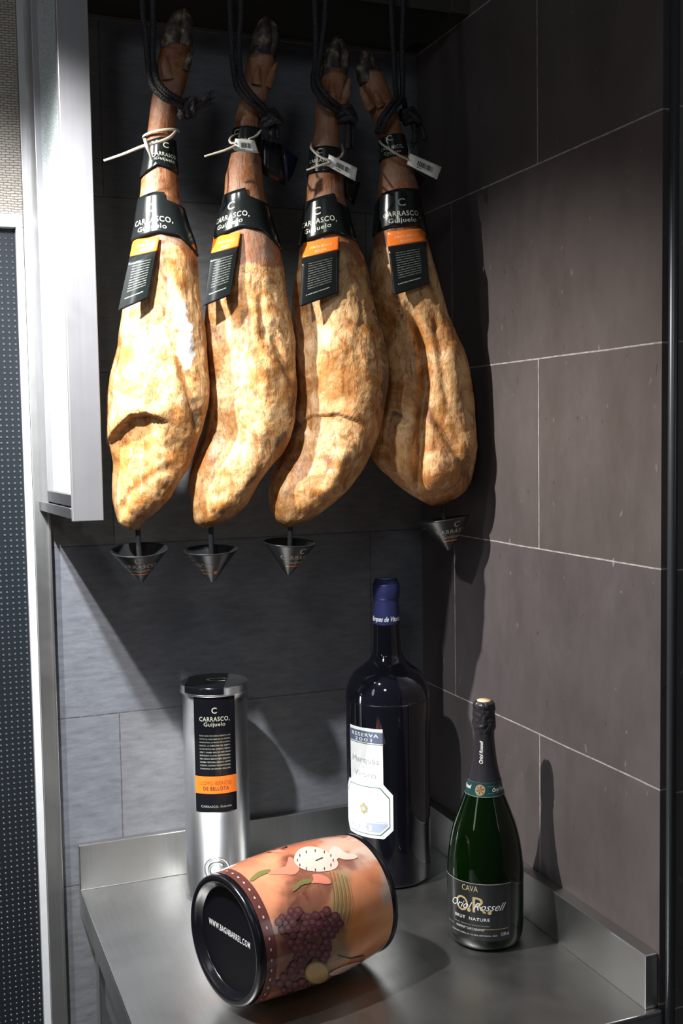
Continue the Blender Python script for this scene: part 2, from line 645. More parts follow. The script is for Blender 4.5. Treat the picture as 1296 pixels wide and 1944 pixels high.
# cured ham (zone attribute: R white mould, G dark crust, B reddish skin)
m = N('cured ham')
vec = m.coord('World')
vst = m.coord('World', (1, 1, 0.35))
at_ = m.n('ShaderNodeAttribute', attribute_name='zone')
sp = m.n('ShaderNodeSeparateColor')
m.L(at_.outputs['Color'], sp.inputs[0])
n1 = m.noise(vec, 16, 6, 0.62, 0.8)
n2 = m.noise(vst, 75, 6, 0.65, 1.2)
n3 = m.noise(vec, 38, 5, 0.6, 0.5)
n4 = m.noise(vec, 230, 3, 0.6)
base = m.ramp(n1, [(0.30, (0.34, 0.135, 0.035)), (0.43, (0.50, 0.245, 0.080)), (0.53, (0.70, 0.46, 0.235)), (0.62, (0.76, 0.53, 0.30)), (0.74, (0.44, 0.20, 0.065))])
spz = m.n('ShaderNodeSeparateXYZ')
m.L(vec, spz.inputs[0])
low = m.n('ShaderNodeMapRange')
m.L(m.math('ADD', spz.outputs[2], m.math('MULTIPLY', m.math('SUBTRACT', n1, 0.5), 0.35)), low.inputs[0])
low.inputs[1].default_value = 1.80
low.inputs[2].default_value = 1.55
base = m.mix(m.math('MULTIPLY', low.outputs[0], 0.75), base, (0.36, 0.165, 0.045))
c = m.mix(m.ramp(n2, [(0.36, 0.8), (0.48, 0)]), base, (0.27, 0.10, 0.03))
n5 = m.noise(m.coord('World', (1, 1, 0.5)), 24, 7, 0.7, 1.6)
c = m.mix(m.ramp(n5, [(0.34, 0.85), (0.43, 0)]), c, (0.17, 0.085, 0.040))
c = m.mix(m.ramp(n5, [(0.475, 0), (0.495, 0.55), (0.515, 0)]), c, (0.20, 0.07, 0.02))
c = m.mix(m.ramp(n3, [(0.55, 0), (0.70, 0.6)]), c, (0.76, 0.55, 0.32))
c = m.mix(m.ramp(n2, [(0.60, 0), (0.72, 0.6)]), c, (0.86, 0.72, 0.52))
skin = m.ramp(n1, [(0.32, (0.13, 0.045, 0.020)), (0.46, (0.30, 0.125, 0.050)), (0.56, (0.33, 0.165, 0.10)), (0.68, (0.30, 0.20, 0.165)), (0.78, (0.36, 0.15, 0.06))])
skin = m.mix(m.ramp(n3, [(0.55, 0), (0.7, 0.55)]), skin, (0.42, 0.33, 0.24))
bfac = m.ramp(m.math('ADD', sp.outputs[2], m.math('MULTIPLY', m.math('SUBTRACT', n3, 0.5), 0.9)), [(0.42, 0), (0.58, 1)])
c = m.mix(bfac, c, skin)
gfac = m.ramp(m.math('ADD', sp.outputs[1], m.math('MULTIPLY', m.math('SUBTRACT', n3, 0.5), 1.6)), [(0.50, 0), (0.72, 0.8)])
c = m.mix(gfac, c, (0.075, 0.055, 0.04))
rfac = m.ramp(m.math('ADD', sp.outputs[0], m.math('MULTIPLY', m.math('SUBTRACT', n3, 0.5), 2.0)), [(0.58, 0), (0.72, 0.95)])
c = m.mix(rfac, c, (0.80, 0.79, 0.76))
c = m.mix(0.62, c, (1.0, 0.84, 0.62), 'MULTIPLY')
c = m.mix(rfac, c, (0.80, 0.79, 0.76))
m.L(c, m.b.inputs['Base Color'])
m.L(m.ramp(n3, [(0.3, 0.34), (0.7, 0.62)]), m.b.inputs['Roughness'])
b1 = m.bump(n2, 0.62, 0.0030)
b2 = m.bump(n3, 0.30, 0.003, b1)
b3 = m.bump(n4, 0.45, 0.0010, b2)
MAT['ham'] = m.mat

m = N('dark hoof')
vec = m.coord('World')
n1 = m.noise(vec, 60, 5)
m.L(m.ramp(n1, [(0.35, (0.018, 0.014, 0.012)), (0.55, (0.07, 0.052, 0.036)), (0.70, (0.28, 0.22, 0.14))]), m.b.inputs['Base Color'])
m.set(Roughness=0.45)
m.bump(n1, 0.7, 0.004)
MAT['hoof'] = m.mat

# barrel wrap: blotchy still-life painting
m = N('painted barrel wrap')
m.set(Roughness=0.14)
m.b.inputs['Coat Weight'].default_value = 0.5
vec = m.coord('World')
n1 = m.noise(vec, 9, 5, 0.6, 1.0)
n2 = m.noise(vec, 40, 5, 0.6, 0.5)
at_ = m.n('ShaderNodeAttribute', attribute_name='zone')
c = m.mix(m.ramp(n2, [(0.35, 0), (0.75, 0.22)]), m.mix(1.0, at_.outputs['Color'], (0.80, 0.74, 0.70), 'MULTIPLY'), (0.80, 0.42, 0.24))
c = m.mix(m.ramp(n1, [(0.25, 0.5), (0.5, 0)]), c, (0.12, 0.04, 0.03))
m.L(c, m.b.inputs['Base Color'])
m.set(Roughness=0.12)
MAT['wrap'] = m.mat

# ------------------------------------------------------------------ the setting
ZC = 0.895   # counter height
mb = MB(); mb.box((-0.707, 0.0, 0), (0.0, 0.06, 2.9))
tag(mb.build('wall_back', MAT['tile_back']), kind='structure')
mb = MB(); mb.box((0.0, -0.735, 0), (0.06, 0.06, 2.9))
tag(mb.build('wall_right', MAT['tile_right']), kind='structure')
mb = MB(); mb.box((0.012, -0.752, 0), (0.80, -0.70, 2.9))
tag(mb.build('wall_side', MAT['tile_side']), kind='structure')
mb = MB(); mb.tube([(0.008, -0.748, 0), (0.008, -0.748, 1.4), (0.008, -0.748, 2.9)], 0.0065, 12, sub=1)
tag(mb.build('trim_1', MAT['dark_metal']), kind='structure')
mb = MB(); mb.box((-2.2, 0.0, 2.062), (-0.7322, 0.05, 2.9))
tag(mb.build('wall_left', MAT['woven']), kind='structure')
mb = MB(); mb.box((-2.4, -3.9, -0.05), (1.2, 0.2, 0.0))
tag(mb.build('floor', MAT['floor']), kind='structure')
# door with dotted panel in a pale frame
mb = MB()
mb.box((-2.2, 0.012, 0.02), (-0.744, 0.03, 2.042))
door = tag(mb.build('door_1', MAT['dots']), kind='structure')
mb = MB()
mb.box((-0.7445, -0.004, 0.0), (-0.7325, 0.03, 2.040))
mb.box((-2.2, -0.004, 2.040), (-0.7325, 0.03, 2.062))
mb.build('door_frame', MAT['lacquer'], door, bevel=0.0015)
mb = MB()
mb.box((-0.7320, -0.012, 0.0), (-0.7085, 0.03, 2.9))
mb.box((-0.7100, -0.016, 0.0), (-0.7055, -0.011, 2.9))
tag(mb.build('trim_2', MAT['steel_trim'], bevel=0.001), kind='structure')
# soffit box above the hams
mb = MB()
mb.box((-0.655, -0.200, 2.403), (-0.030, -0.001, 2.75))
s = tag(mb.build('ceiling', MAT['soffit']), kind='structure')
mb = MB()
mb.box((-0.655, -0.204, 2.4035), (-0.030, -0.200, 2.75))
mb.box((-0.034, -0.212, 2.402), (-0.0005, -0.060, 2.75))
mb.build('soffit_face', MAT['hood'], s, bevel=0.001)
mb = MB(); mb.box((-0.705, -0.006, 2.396), (-0.0005, -0.0005, 2.402))
mb.build('soffit_edge', MAT['soffit_edge'], s)

# ------------------------------------------------------------------ steel counter
t = thing('steel_counter', (-0.34, -0.37, ZC), 'brushed stainless steel worktop with upstands, fitted into the tiled corner', 'counter')
mb = MB(); mb.box((-0.677, -0.742, ZC-0.006), (-0.0005, -0.0005, ZC))
mb.build('worktop', MAT['steel_counter'], t, bevel=0.0015)
mb = MB()
mb.box((-0.677, -0.016, ZC), (-0.0005, -0.0005, ZC+0.081))
mb.build('back_upstand', MAT['steel_counter'], t, bevel=0.0015)
mb = MB()
mb.box((-0.021, -0.733, ZC), (-0.0005, -0.016, ZC+0.0765))
mb.build('side_upstand', MAT['steel_counter'], t, bevel=0.0015)
mb = MB()
mb.box((-0.677, -0.742, ZC-0.045), (-0.674, -0.0005, ZC-0.006))
mb.box((-0.677, -0.742, ZC-0.060), (-0.0005, -0.739, ZC-0.006))
mb.build('apron', MAT['steel_counter'], t)
for x, y in ((-0.64, -0.07), (-0.64, -0.69), (-0.05, -0.07), (-0.05, -0.69)):
    mb = MB(); mb.box((x-0.02, y-0.02, 0.0), (x+0.02, y+0.02, ZC-0.006))
    mb.build('leg', MAT['steel_counter'], t, bevel=0.002)
mb = MB(); mb.box((-0.662, -0.72, 0.25), (-0.02, -0.03, 0.265))
mb.build('lower_shelf', MAT['steel_counter'], t)
mb = MB(); mb.box((-0.655, -0.70, ZC-0.16), (-0.645, -0.12, ZC-0.046))
mb.build('side_brace', MAT['steel_counter'], t)

# ------------------------------------------------------------------ framed glass screen on the left
t = thing('glass_screen', (-0.70, -0.18, 1.57), 'frosted glass screen in a worn steel frame, left of the hams', 'glass screen')
SY = -0.258


def sx(y):   # the screen stands very slightly out of square
    return -0.7225+(0.0215)*(y/SY)


Z0, Z1 = 1.566, 2.85
def prism_y(x_lo, x_hi, ya, yb, z0, z1):
    return [(sx(ya)+x_lo, ya, z0), (sx(ya)+x_hi, ya, z0), (sx(yb)+x_hi, yb, z0), (sx(yb)+x_lo, yb, z0),
            (sx(ya)+x_lo, ya, z1), (sx(ya)+x_hi, ya, z1), (sx(yb)+x_hi, yb, z1), (sx(yb)+x_lo, yb, z1)]


mb = MB(); mb.hexa(prism_y(0, 0.046, SY, SY+0.010, Z0-0.004, Z1))
mb.build('front_stile', MAT['steel_frame'], t, bevel=0.0012)
mb = MB(); mb.hexa(prism_y(0, 0.030, -0.075, -0.013, Z0, Z1))
mb.build('rear_stile', MAT['steel_frame'], t, bevel=0.0012)
mb = MB()
mb.hexa(prism_y(0.000, 0.044, SY+0.010, -0.075, Z0+0.018, Z0+0.036))
mb.hexa(prism_y(-0.002, 0.044, SY+0.010, -0.013, Z0, Z0+0.016))
mb.build('bottom_rail', MAT['steel_rail'], t, bevel=0.0012)
mb = MB(); mb.hexa(prism_y(0.010, 0.016, SY+0.010, -0.075, Z0+0.036, Z1))
mb.build('glass_pane', MAT['pane'], t)

# ------------------------------------------------------------------ hams
HY = -0.24   # plane in which they hang


def smooth_interp(rows, k=7):
    ys = np.array([r[0] for r in rows], float)
    yy = np.arange(ys[0], ys[-1]+0.5, 1.0)
    out = []
    for c in (1, 2):
        v = np.interp(yy, ys, [r[c] for r in rows])
        pad = np.concatenate([2*v[0]-v[1:k+1][::-1], v, 2*v[-1]-v[-k-1:-1][::-1]])
        ker = np.hanning(2*k+3)[1:-1]; ker /= ker.sum()
        sm = np.convolve(pad, ker, 'same')[k:-k]
        out.append(sm)
    return yy, out[0], out[1]


class Leg:
    def __init__(s, rows, yc=HY, belly=0.66):
        s.yy, s.l, s.r = smooth_interp(rows)
        s.yc = yc
        s.belly = belly
        s.y0, s.y1 = s.yy[0], s.yy[-1]

    def lr(s, py):
        return float(np.interp(py, s.yy, s.l)), float(np.interp(py, s.yy, s.r))

    def frame(s, py):
        l, r = s.lr(py)
        pl, pr = at(l, py, 1, s.yc), at(r, py, 1, s.yc)
        c = (pl+pr)/2
        n = Vector((CAM.x-c.x, CAM.y-c.y, 0)).normalized()
        rt = Vector((-n.y, n.x, 0))
        if rt.x < 0:
            rt = -rt
        a = (pr-pl).length/2*abs(rt.x)
        k = np.interp(py, [100, 420, 620, 860, 1000], [0.92, 0.88, s.belly, s.belly, 0.8])
        return c, n, rt, a, a*float(k)

    def S(s, py, th, off=0.0):
        """th: 0 right silhouette, pi left silhouette; pi/2 faces the room"""
        c, n, rt, a, b = s.frame(py)
        return c + rt*((a+off)*math.cos(th)) + n*((b+off)*math.sin(th))

    def px(s, py, th):
        l, r = s.lr(py)
        return (l+r)/2+(r-l)/2*math.cos(th)


def seg_dist(p, poly):
    best = 1e9; side = 0; tt = 0
    x, y = p
    n = len(poly)-1
    for i in range(n):
        ax, ay = poly[i]; bx, by = poly[i+1]
        dx, dy = bx-ax, by-ay
        t = max(0, min(1, ((x-ax)*dx+(y-ay)*dy)/(dx*dx+dy*dy)))
        qx, qy = ax+t*dx, ay+t*dy
        d = math.hypot(x-qx, y-qy)
        if d < best:
            best = d
            side = 1 if (dx*(y-ay)-dy*(x-ax)) > 0 else -1
            tt = (i+t)/n
    return best, side, tt


def feat(px, py, fl):
    d = 0.0
    for f in fl:
        if f[0] == 'bump':
            _, cx, cy, rx, ry, amp = f
            q = ((px-cx)/rx)**2+((py-cy)/ry)**2
            if q < 6:
                d += amp*math.exp(-q)
        elif f[0] == 'line':
            _, poly, wd, amp = f
            q, sd, tt = seg_dist((px, py), poly)
            if q < 3*wd:
                d += amp*math.exp(-(q/wd)**2)*min(1, 6*tt+0.15, 6*(1-tt)+0.15)
        elif f[0] == 'step':   # positive side (below) sinks, other side rises
            _, poly, wa, up, wb, dn = f
            q, sd, tt = seg_dist((px, py), poly)
            e = min(1, 5*tt+0.1, 5*(1-tt)+0.1)
            if sd > 0:
                d -= dn*math.exp(-(q/wb)**2)*e*min(1, q/3+0.2)
            else:
                d += up*math.exp(-(q/wa)**2)*e
    return d


def make_ham(root, leg, seed, feats, marks, y_top, skin_end, noise_amp=1.0):
    NU, NV = 150, 300
    so = Vector((seed*3.7, seed*1.3, seed*5.1))
    mb = MB()
    cols = []
    py0, py1 = y_top, leg.y1
    vs = []
    for j in range(NV+1):
        v = j/NV
        py = py0+(py1-py0)*v
        c, n, rt, a, b = leg.frame(py)
        for i in range(NU):
            th = 2*PI*i/NU
            ct, st = math.cos(th), math.sin(th)
            p = c+rt*(a*ct)+n*(b*st)
            nr = (rt*(ct*b)+n*(st*a)).normalized()
            px = leg.px(py, th)
            q = p+so
            quiet = float(np.interp(py, [240, 500, 560], [0.25, 0.35, 1.0]))*noise_amp
            d = quiet*(0.0060*fbm(q, 9, 3)+0.0022*fbm((q.x, q.y, q.z*0.40), 34, 4)+0.0006*fbm(q, 110, 3))
            edge = min(1.0, abs(st)*2.5+0.15)
            if st > 0:
                d += feat(px, py, feats)*min(1, st*2.2)
            d *= (0.45+0.55*edge)
            fade = min(1, a/0.02)
            vs.append(p+nr*(d*fade))
            zn = fbm(q, 14, 3)
            R = G = 0.0
            B = float(np.interp(py+14*zn, [skin_end-12, skin_end+22], [1, 0]))
            for k, poly, wd, amp in marks:
                if st > 0.02 or k == 'G':
                    qd, _, tt = seg_dist((px, py), poly)
                    if qd < 2.5*wd:
                        vv = amp*math.exp(-(qd/wd)**2)
                        if k == 'R': R = max(R, vv)
                        elif k == 'G' and st > 0: G = max(G, vv)
                        elif k == 'B': B = max(B, vv)
            if py < y_top+26:
                G = max(G, float(np.interp(py+16*zn, [y_top+4, y_top+16], [1.0, 0])))
            if py > leg.y1-60:
                G = max(G, 0.25)
            cols.append((R, G, B, 1.0))
    fs = []
    for j in range(NV):
        for i in range(NU):
            a_ = j*NU+i; b_ = j*NU+(i+1) % NU
            fs.append((a_, a_+NU, b_+NU, b_))
    fs.append(tuple(range(NU)))
    fs.append(tuple(reversed(range(NV*NU, NV*NU+NU))))
    mb.add(vs, fs)
    mb.col = cols
    return mb.build('cured_leg', MAT['ham'], root)


def claw(root, name, pts, yoff, radii, flat=1.0, mat='hoof'):
    mb = MB()
    P = [at(x, y, 1, HY+yoff+(yo if True else 0)) for x, y, yo in pts]
    R = [r*depth(p)/FPX for p, r in zip(P, radii)]
    mb.tube(P, R, 20, sub=8, flat=flat, wob=lambda t, L: 0.05*math.sin(3*t+L*300))
    for i, v in enumerate(mb.v):
        k = fbm(v, 70, 3)*0.0016
        mb.v[i] = v+Vector((k, k, 0))
    if mat == 'ham':
        mb.col = [(0, 0.25, 1, 1)]*len(mb.v)
    return mb.build(name, MAT[mat], root)


SMALL = ['PURA RAZA DE CERDO IBERICO, UN', 'PASTO AL AIRE LIBRE EN LA DEHESA', 'SALMANTINA. LA MAGIA DE LA NATU-',
         'RALEZA. LA SABIDURIA DEL TIEMPO,', 'LA PACIENCIA DEL EXPERTO. TIERRA,', 'AIRE Y CALMA. MAS DE CIEN ANOS', 'BUSCANDO LA ALTA GASTRONOMIA.',
         'DEL CERDO IBERICO MAS SELECTO.', 'AROMA, TEXTURA, ESENCIA, SABOR.', 'CUERPO. CUATRO GENERACIONES.', 'CARRASCO. UN ORIGEN. BELLOTA.']


def sleeve(root, leg, name, top, bot, th0, txt, size, extra=None, full=True, label=None):
    """top / bot : lists of (u across 0..1, py); wraps round the leg"""
    mb = MB()
    tu, tv = [q[0] for q in top], [q[1] for q in top]
    bu, bv = [q[0] for q in bot], [q[1] for q in bot]

    def pys(th):
        u = (1+math.cos(th))/2
        return float(np.interp(u, tu, tv)), float(np.interp(u, bu, bv))

    def fn(u, v, off):
        th = 2*PI*u-PI/2
        a, b = pys(th)
        return leg.S(a+(b-a)*v, th, 0.0022+off)
    mb.sheet(fn, 220, 12, 0.0007, 0, 0)
    # lettering: s in metres along the girth from th0 (towards the right), t in metres up
    for body, dy, cap, width, kw in txt:
        def tf(sv, tv_, dy=dy):
            c0 = leg.frame(dy)
            th = th0-sv/((c0[3]+c0[4])/2)
            ppm = FPX/depth(c0[0])
            a, b = pys(th)
            a0, b0 = pys(th0)
            f = (dy-a0)/(b0-a0)
            bb, b1 = float(np.interp((1+math.cos(th))/2, bu, bv)), b0
            return leg.S(dy+(bb-b1)*1.0*f-tv_*ppm, th, 0.0022+0.0012)
        put_text(mb, body, tf, cap, 1, width, **kw)
    return mb.build(name, [MAT['black_gloss'], MAT['cream']], root, label=label)


def flap(root, leg, TL, TR, BR, BL, o0, o1, lines=True):
    """the long hanging tongue of the label: orange band over black text; px corners, distances in front of the leg"""
    mb = MB()

    def front(px, py):
        l, r = leg.lr(py)
        u = max(-0.98, min(0.98, (px-(l+r)/2)/((r-l)/2)))
        th = math.acos(u)
        p = leg.S(py, th, 0.0)
        return p

    # depth (world y) of the tongue at its 4 corners and centre bulge
    def pt(u, v, off=0.0):
        q = bilin([(*TL, 0), (*TR, 0), (*BR, 0), (*BL, 0)], u, v)
        yy = front(q.x, q.y).y
        flat_y = min(front((TL[0]+TR[0])/2, TL[1]).y, front((TL[0]+TR[0])/2, (TL[1]+TR[1])/2).y)-0.003
        mx = min(front(TR[0], 0.5*(TR[1]+BR[1])).y, front(TR[0]-6, BR[1]).y)
        base = yy*(1-min(1, v*3))+(mx)*min(1, v*3)
        base = min(base, yy)
        base += 0.010*(1-u)**2*min(1, v*2+0.3)
        base = min(base, yy)
        return at(q.x, q.y, 1, base-0.0042-0.003*v-off)
    f0 = o0
    mb.sheet(lambda u, v, off: pt(u, v*f0*1.0, off), 16, 8, 0.0007, 1)
    mb.sheet(lambda u, v, off: pt(u, f0+(1-f0)*v, off), 16, 24, 0.0007, 0)

    W = 0.075

    def tf(uc, vc, off=0.0010):
        return lambda s_, t_: pt(uc+s_, vc-t_, off)
    put_text(mb, 'JAMÓN IBÉRICO', tf(0.5, f0*0.52), f0*0.17, 3, 0.62, bold=0.004, space=1.1)
    put_text(mb, 'BELLOTA', tf(0.5, f0*0.82), f0*0.15, 3, 0.32, bold=0.01)
    for k, ln in enumerate(SMALL):
        put_text(mb, ln, tf(0.50, 0.36+k*0.040), 0.015, 4, 0.64)
    put_text(mb, 'EL SABOR IBERICO MAS EXQUISITO', tf(0.46, 0.855), 0.015, 2, 0.62, bold=0.01)
    return mb.build('label_tongue', [MAT['black_gloss'], MAT['orange'], MAT['cream'], MAT['pink_text'], MAT['cream_dim']], root, label='orange-banded label tongue with small text')


def brand(y1, y2, y3, k, w1, w2):
    return [('C', y1, 0.0098*k, None, dict(bold=0.012)),
            ('CARRASCO,', y2, 0.0066*k, w1, dict(bold=0.009, space=1.12)),
            ('Guijuelo', y3, 0.0058*k, w2, dict(bold=0.004, space=1.08))]


HAMS = {}
# rows: (image row, left, right) of the outline, measured in the plane the hams hang in
H1 = [(86, 306, 364), (100, 303, 365), (120, 298, 361), (140, 295, 357), (170, 292, 350), (190, 288, 343), (210, 285, 337), (235, 282, 332), (262, 279, 331),
      (300, 275, 333), (340, 268, 337), (370, 266, 341), (400, 261, 348), (430, 257, 357), (460, 250, 368), (500, 243, 376), (540, 237, 379),
      (594, 228, 385), (653, 222, 393), (690, 213, 394), (714, 208, 395), (751, 204, 393), (776, 204, 390), (801, 204, 385), (822, 202, 381),
      (835, 201, 377), (847, 206, 374), (884, 213, 362), (915, 212, 342), (949, 213, 319), (970, 218, 296), (989, 224, 274), (1000, 231, 266), (1006, 241, 262)]
H2 = [(100, 473, 520), (124, 467, 520), (163, 459, 512), (185, 455, 507), (204, 452, 500), (235, 446, 492), (270, 441, 493), (296, 438, 494), (336, 428, 498), (370, 426, 503),
      (386, 424, 507), (426, 413, 517), (463, 404, 529), (509, 396, 538), (560, 388, 543), (591, 386, 549), (652, 388, 558), (702, 392, 560), (723, 394, 562),
      (764, 392, 558), (807, 386, 553), (838, 378, 545), (865, 366, 532), (893, 358, 508), (921, 357, 489), (958, 362, 470), (983, 365, 442), (995, 370, 415), (1002, 383, 398)]
H3 = [(128, 611, 655), (148, 608, 657), (185, 603, 655), (210, 598, 646), (247, 597, 642), (278, 591, 642), (324, 587, 648), (370, 581, 652), (417, 575, 663), (457, 569, 674), (494, 566, 691),
      (525, 560, 700), (571, 553, 708), (608, 551, 719), (652, 553, 727), (690, 556, 735), (719, 558, 736), (767, 555, 729), (815, 545, 721), (860, 528, 705),
      (893, 515, 687), (926, 509, 664), (960, 510, 629), (986, 521, 596), (997, 533, 570), (1001, 542, 556)]
H4 = [(130, 682, 722), (150, 682, 731), (185, 687, 744), (222, 704, 757), (262, 719, 766), (287, 724, 772), (324, 720, 785), (355, 717, 793), (386, 714, 797), (420, 711, 804), (463, 708, 812),
      (509, 702, 824), (556, 700, 837), (601, 706, 851), (627, 714, 862), (664, 724, 879), (708, 727, 891), (756, 724, 899), (804, 708, 901), (849, 703, 903),
      (871, 705, 901), (893, 722, 898), (916, 747, 893), (934, 772, 883), (945, 790, 870), (954, 806, 850), (960, 822, 837)]

legs = [Leg(H1), Leg(H2), Leg(H3), Leg(H4, belly=0.6)]
F1 = [('step', [(194, 850), (218, 818), (250, 788), (280, 786), (318, 802)], 26, 0.0065, 60, 0.0075),
      ('bump', 264, 838, 55, 42, -0.010), ('line', [(335, 680), (350, 730), (366, 790), (376, 830)], 8, -0.0055),
      ('bump', 300, 900, 45, 50, 0.006), ('line', [(330, 520), (345, 600), (352, 690)], 14, 0.004),
      ('line', [(225, 980), (250, 930), (290, 900), (340, 880)], 9, -0.0035), ('bump', 245, 700, 30, 60, 0.004),
      ('line', [(285, 470), (300, 520), (300, 590)], 12, -0.002)]
F2 = [('line', [(517, 640), (530, 680), (550, 720)], 7, -0.005), ('line', [(500, 680), (502, 760), (490, 850)], 26, 0.007),
      ('line', [(440, 560), (450, 680), (440, 780), (410, 870)], 26, -0.007), ('line', [(380, 930), (420, 860), (455, 800)], 9, -0.004),
      ('line', [(400, 975), (450, 930), (500, 870)], 16, 0.004), ('line', [(492, 560), (497, 620), (505, 660)], 7, -0.004)]
F3 = [('step', [(548, 808), (590, 790), (640, 786), (690, 806)], 24, 0.0025, 34, 0.0022), ('bump', 565, 850, 42, 62, -0.011),
      ('line', [(535, 850), (550, 830), (580, 815)], 9, 0.005), ('line', [(605, 945), (635, 895), (650, 850)], 15, 0.008),
      ('line', [(700, 560), (718, 640), (722, 740), (715, 800)], 9, -0.004), ('bump', 640, 660, 50, 90, 0.006),
      ('line', [(655, 930), (690, 860)], 10, -0.004)]
F4 = [('line', [(775, 590), (800, 660), (806, 730), (797, 790), (794, 860), (790, 950)], 10, -0.020), ('bump', 745, 880, 34, 60, -0.008), ('bump', 850, 720, 38, 110, 0.006),
      ('bump', 752, 790, 26, 18, -0.010), ('line', [(725, 780), (750, 808), (785, 808)], 7, 0.004), ('bump', 836, 905, 32, 40, 0.014),
      ('line', [(825, 600), (835, 700), (850, 790)], 7, -0.004), ('line', [(812, 770), (845, 830), (880, 890)], 9, -0.006), ('bump', 885, 840, 14, 40, 0.004)]
K1 = [('R', [(340, 585), (350, 640), (354, 690)], 20, 0.95), ('R', [(312, 645), (316, 652)], 8, 0.8), ('R', [(296, 745), (320, 770)], 9, 0.55), ('G', [(350, 690), (362, 740), (370, 800), (350, 850), (325, 890)], 10, 0.62),
      ('B', [(335, 460), (355, 480), (372, 520)], 12, 0.75), ('G', [(300, 270), (325, 350)], 12, 0.3), ('R', [(318, 350), (330, 375)], 7, 0.45)]
K2 = [('G', [(530, 690), (550, 740), (548, 800), (500, 880), (420, 970)], 9, 0.62), ('B', [(460, 470), (480, 490), (500, 470)], 22, 0.85), ('G', [(420, 860), (440, 830)], 8, 0.5), ('R', [(480, 355), (500, 380)], 6, 0.4)]
K3 = [('G', [(690, 500), (708, 560), (722, 620), (728, 700), (728, 780)], 11, 0.72), ('B', [(665, 475), (685, 505)], 12, 0.8), ('G', [(560, 880), (540, 950)], 14, 0.45), ('R', [(650, 900), (665, 880)], 8, 0.45)]
K4 = [('B', [(806, 770), (815, 800)], 9, 0.8), ('R', [(815, 900), (825, 925)], 17, 0.5), ('G', [(840, 930), (860, 920), (885, 870)], 7, 0.55), ('G', [(745, 785), (765, 795)], 9, 0.55)]
SKIN = [470, 500, 480, 470]
TOPY = [92, 108, 134, 138]
LBL = ['leftmost hanging cured ham, white mould down its right side, next to the glass screen',
       'cured ham second from the left, shadow down its left flank',
       'cured ham third from the left, dark crust along its right edge',
       'rightmost hanging cured ham, creased into two lobes, nearest the brown tiled wall']
roots = []
for i, (lg, F, K) in enumerate(zip(legs, (F1, F2, F3, F4), (K1, K2, K3, K4))):
    bot = lg.S(lg.y1, 0)
    root = thing('cured_ham', tuple(bot), LBL[i], 'ham', 'cured hams hanging in a row')
    roots.append(root)
    make_ham(root, lg, i+1, F, K, TOPY[i], SKIN[i])

# hooves and dewclaws (px, py, depth offset)
claw(roots[0], 'hoof_claw', [(326, 112, 0), (324, 88, -.002), (329, 60, -.004), (336, 36, -.004), (344, 19, 0)], 0, [17, 20, 18, 12, 3])
claw(roots[0], 'hoof_claw', [(345, 110, 0), (349, 84, -.002), (352, 58, -.004), (353, 36, -.003), (350, 17, 0)], 0, [15, 17, 16, 12, 3])
claw(roots[0], 'dewclaw', [(318, 150, -.018), (314, 125, -.022), (313, 104, -.020)], 0, [12, 9, 2], mat='ham')
claw(roots[0], 'dewclaw', [(350, 132, -.016), (358, 112, -.022), (366, 92, -.022)], 0, [11, 7, 1.5])
claw(roots[1], 'hoof_claw', [(492, 125, 0), (494, 98, 0), (498, 70, -.003), (503, 46, -.002), (507, 31, 0)], 0, [17, 20, 19, 12, 3])
claw(roots[1], 'hoof_claw', [(508, 118, 0), (511, 94, 0), (514, 70, -.002), (513, 50, 0), (511, 36, 0)], 0.006, [13, 16, 16, 12, 3])
claw(roots[1], 'dewclaw', [(505, 165, -.010), (514, 142, -.014), (525, 119, -.014)], 0, [11, 8, 1.5], mat='ham')
claw(roots[1], 'dewclaw', [(486, 160, -.020), (488, 140, -.024), (491, 122, -.022)], 0, [10, 7, 2], mat='ham')
claw(roots[2], 'hoof_claw', [(628, 150, 0), (629, 125, -.002), (632, 103, -.004), (636, 84, -.002), (640, 69, 0)], 0, [15, 18, 16, 10, 3])
claw(roots[2], 'hoof_claw', [(645, 146, 0), (648, 124, 0), (650, 104, -.002), (648, 88, 0), (645, 74, 0)], 0.004, [12, 14, 13, 9, 3])
claw(roots[2], 'dewclaw', [(632, 205, -.016), (630, 180, -.022), (628, 152, -.020)], 0, [11, 9, 2], mat='ham')
claw(roots[2], 'dewclaw', [(648, 200, -.014), (656, 178, -.020), (663, 150, -.020)], 0, [11, 8, 3], mat='ham')
claw(roots[3], 'hoof_claw', [(696, 160, 0), (692, 138, 0), (690, 118, 0), (690, 104, 0), (692, 95, 0)], 0, [15, 17, 15, 10, 4])
claw(roots[3], 'hoof_claw', [(711, 152, 0), (706, 132, 0), (702, 115, 0), (700, 104, 0), (698, 97, 0)], 0.01, [13, 15, 13, 9, 4])
claw(roots[3], 'dewclaw', [(702, 205, -.012), (692, 185, -.018), (685, 165, -.018)], 0, [11, 8, 3], mat='ham')
claw(roots[3], 'dewclaw', [(722, 200, -.018), (716, 187, -.022), (712, 172, -.020)], 0, [9, 7, 2], mat='ham')

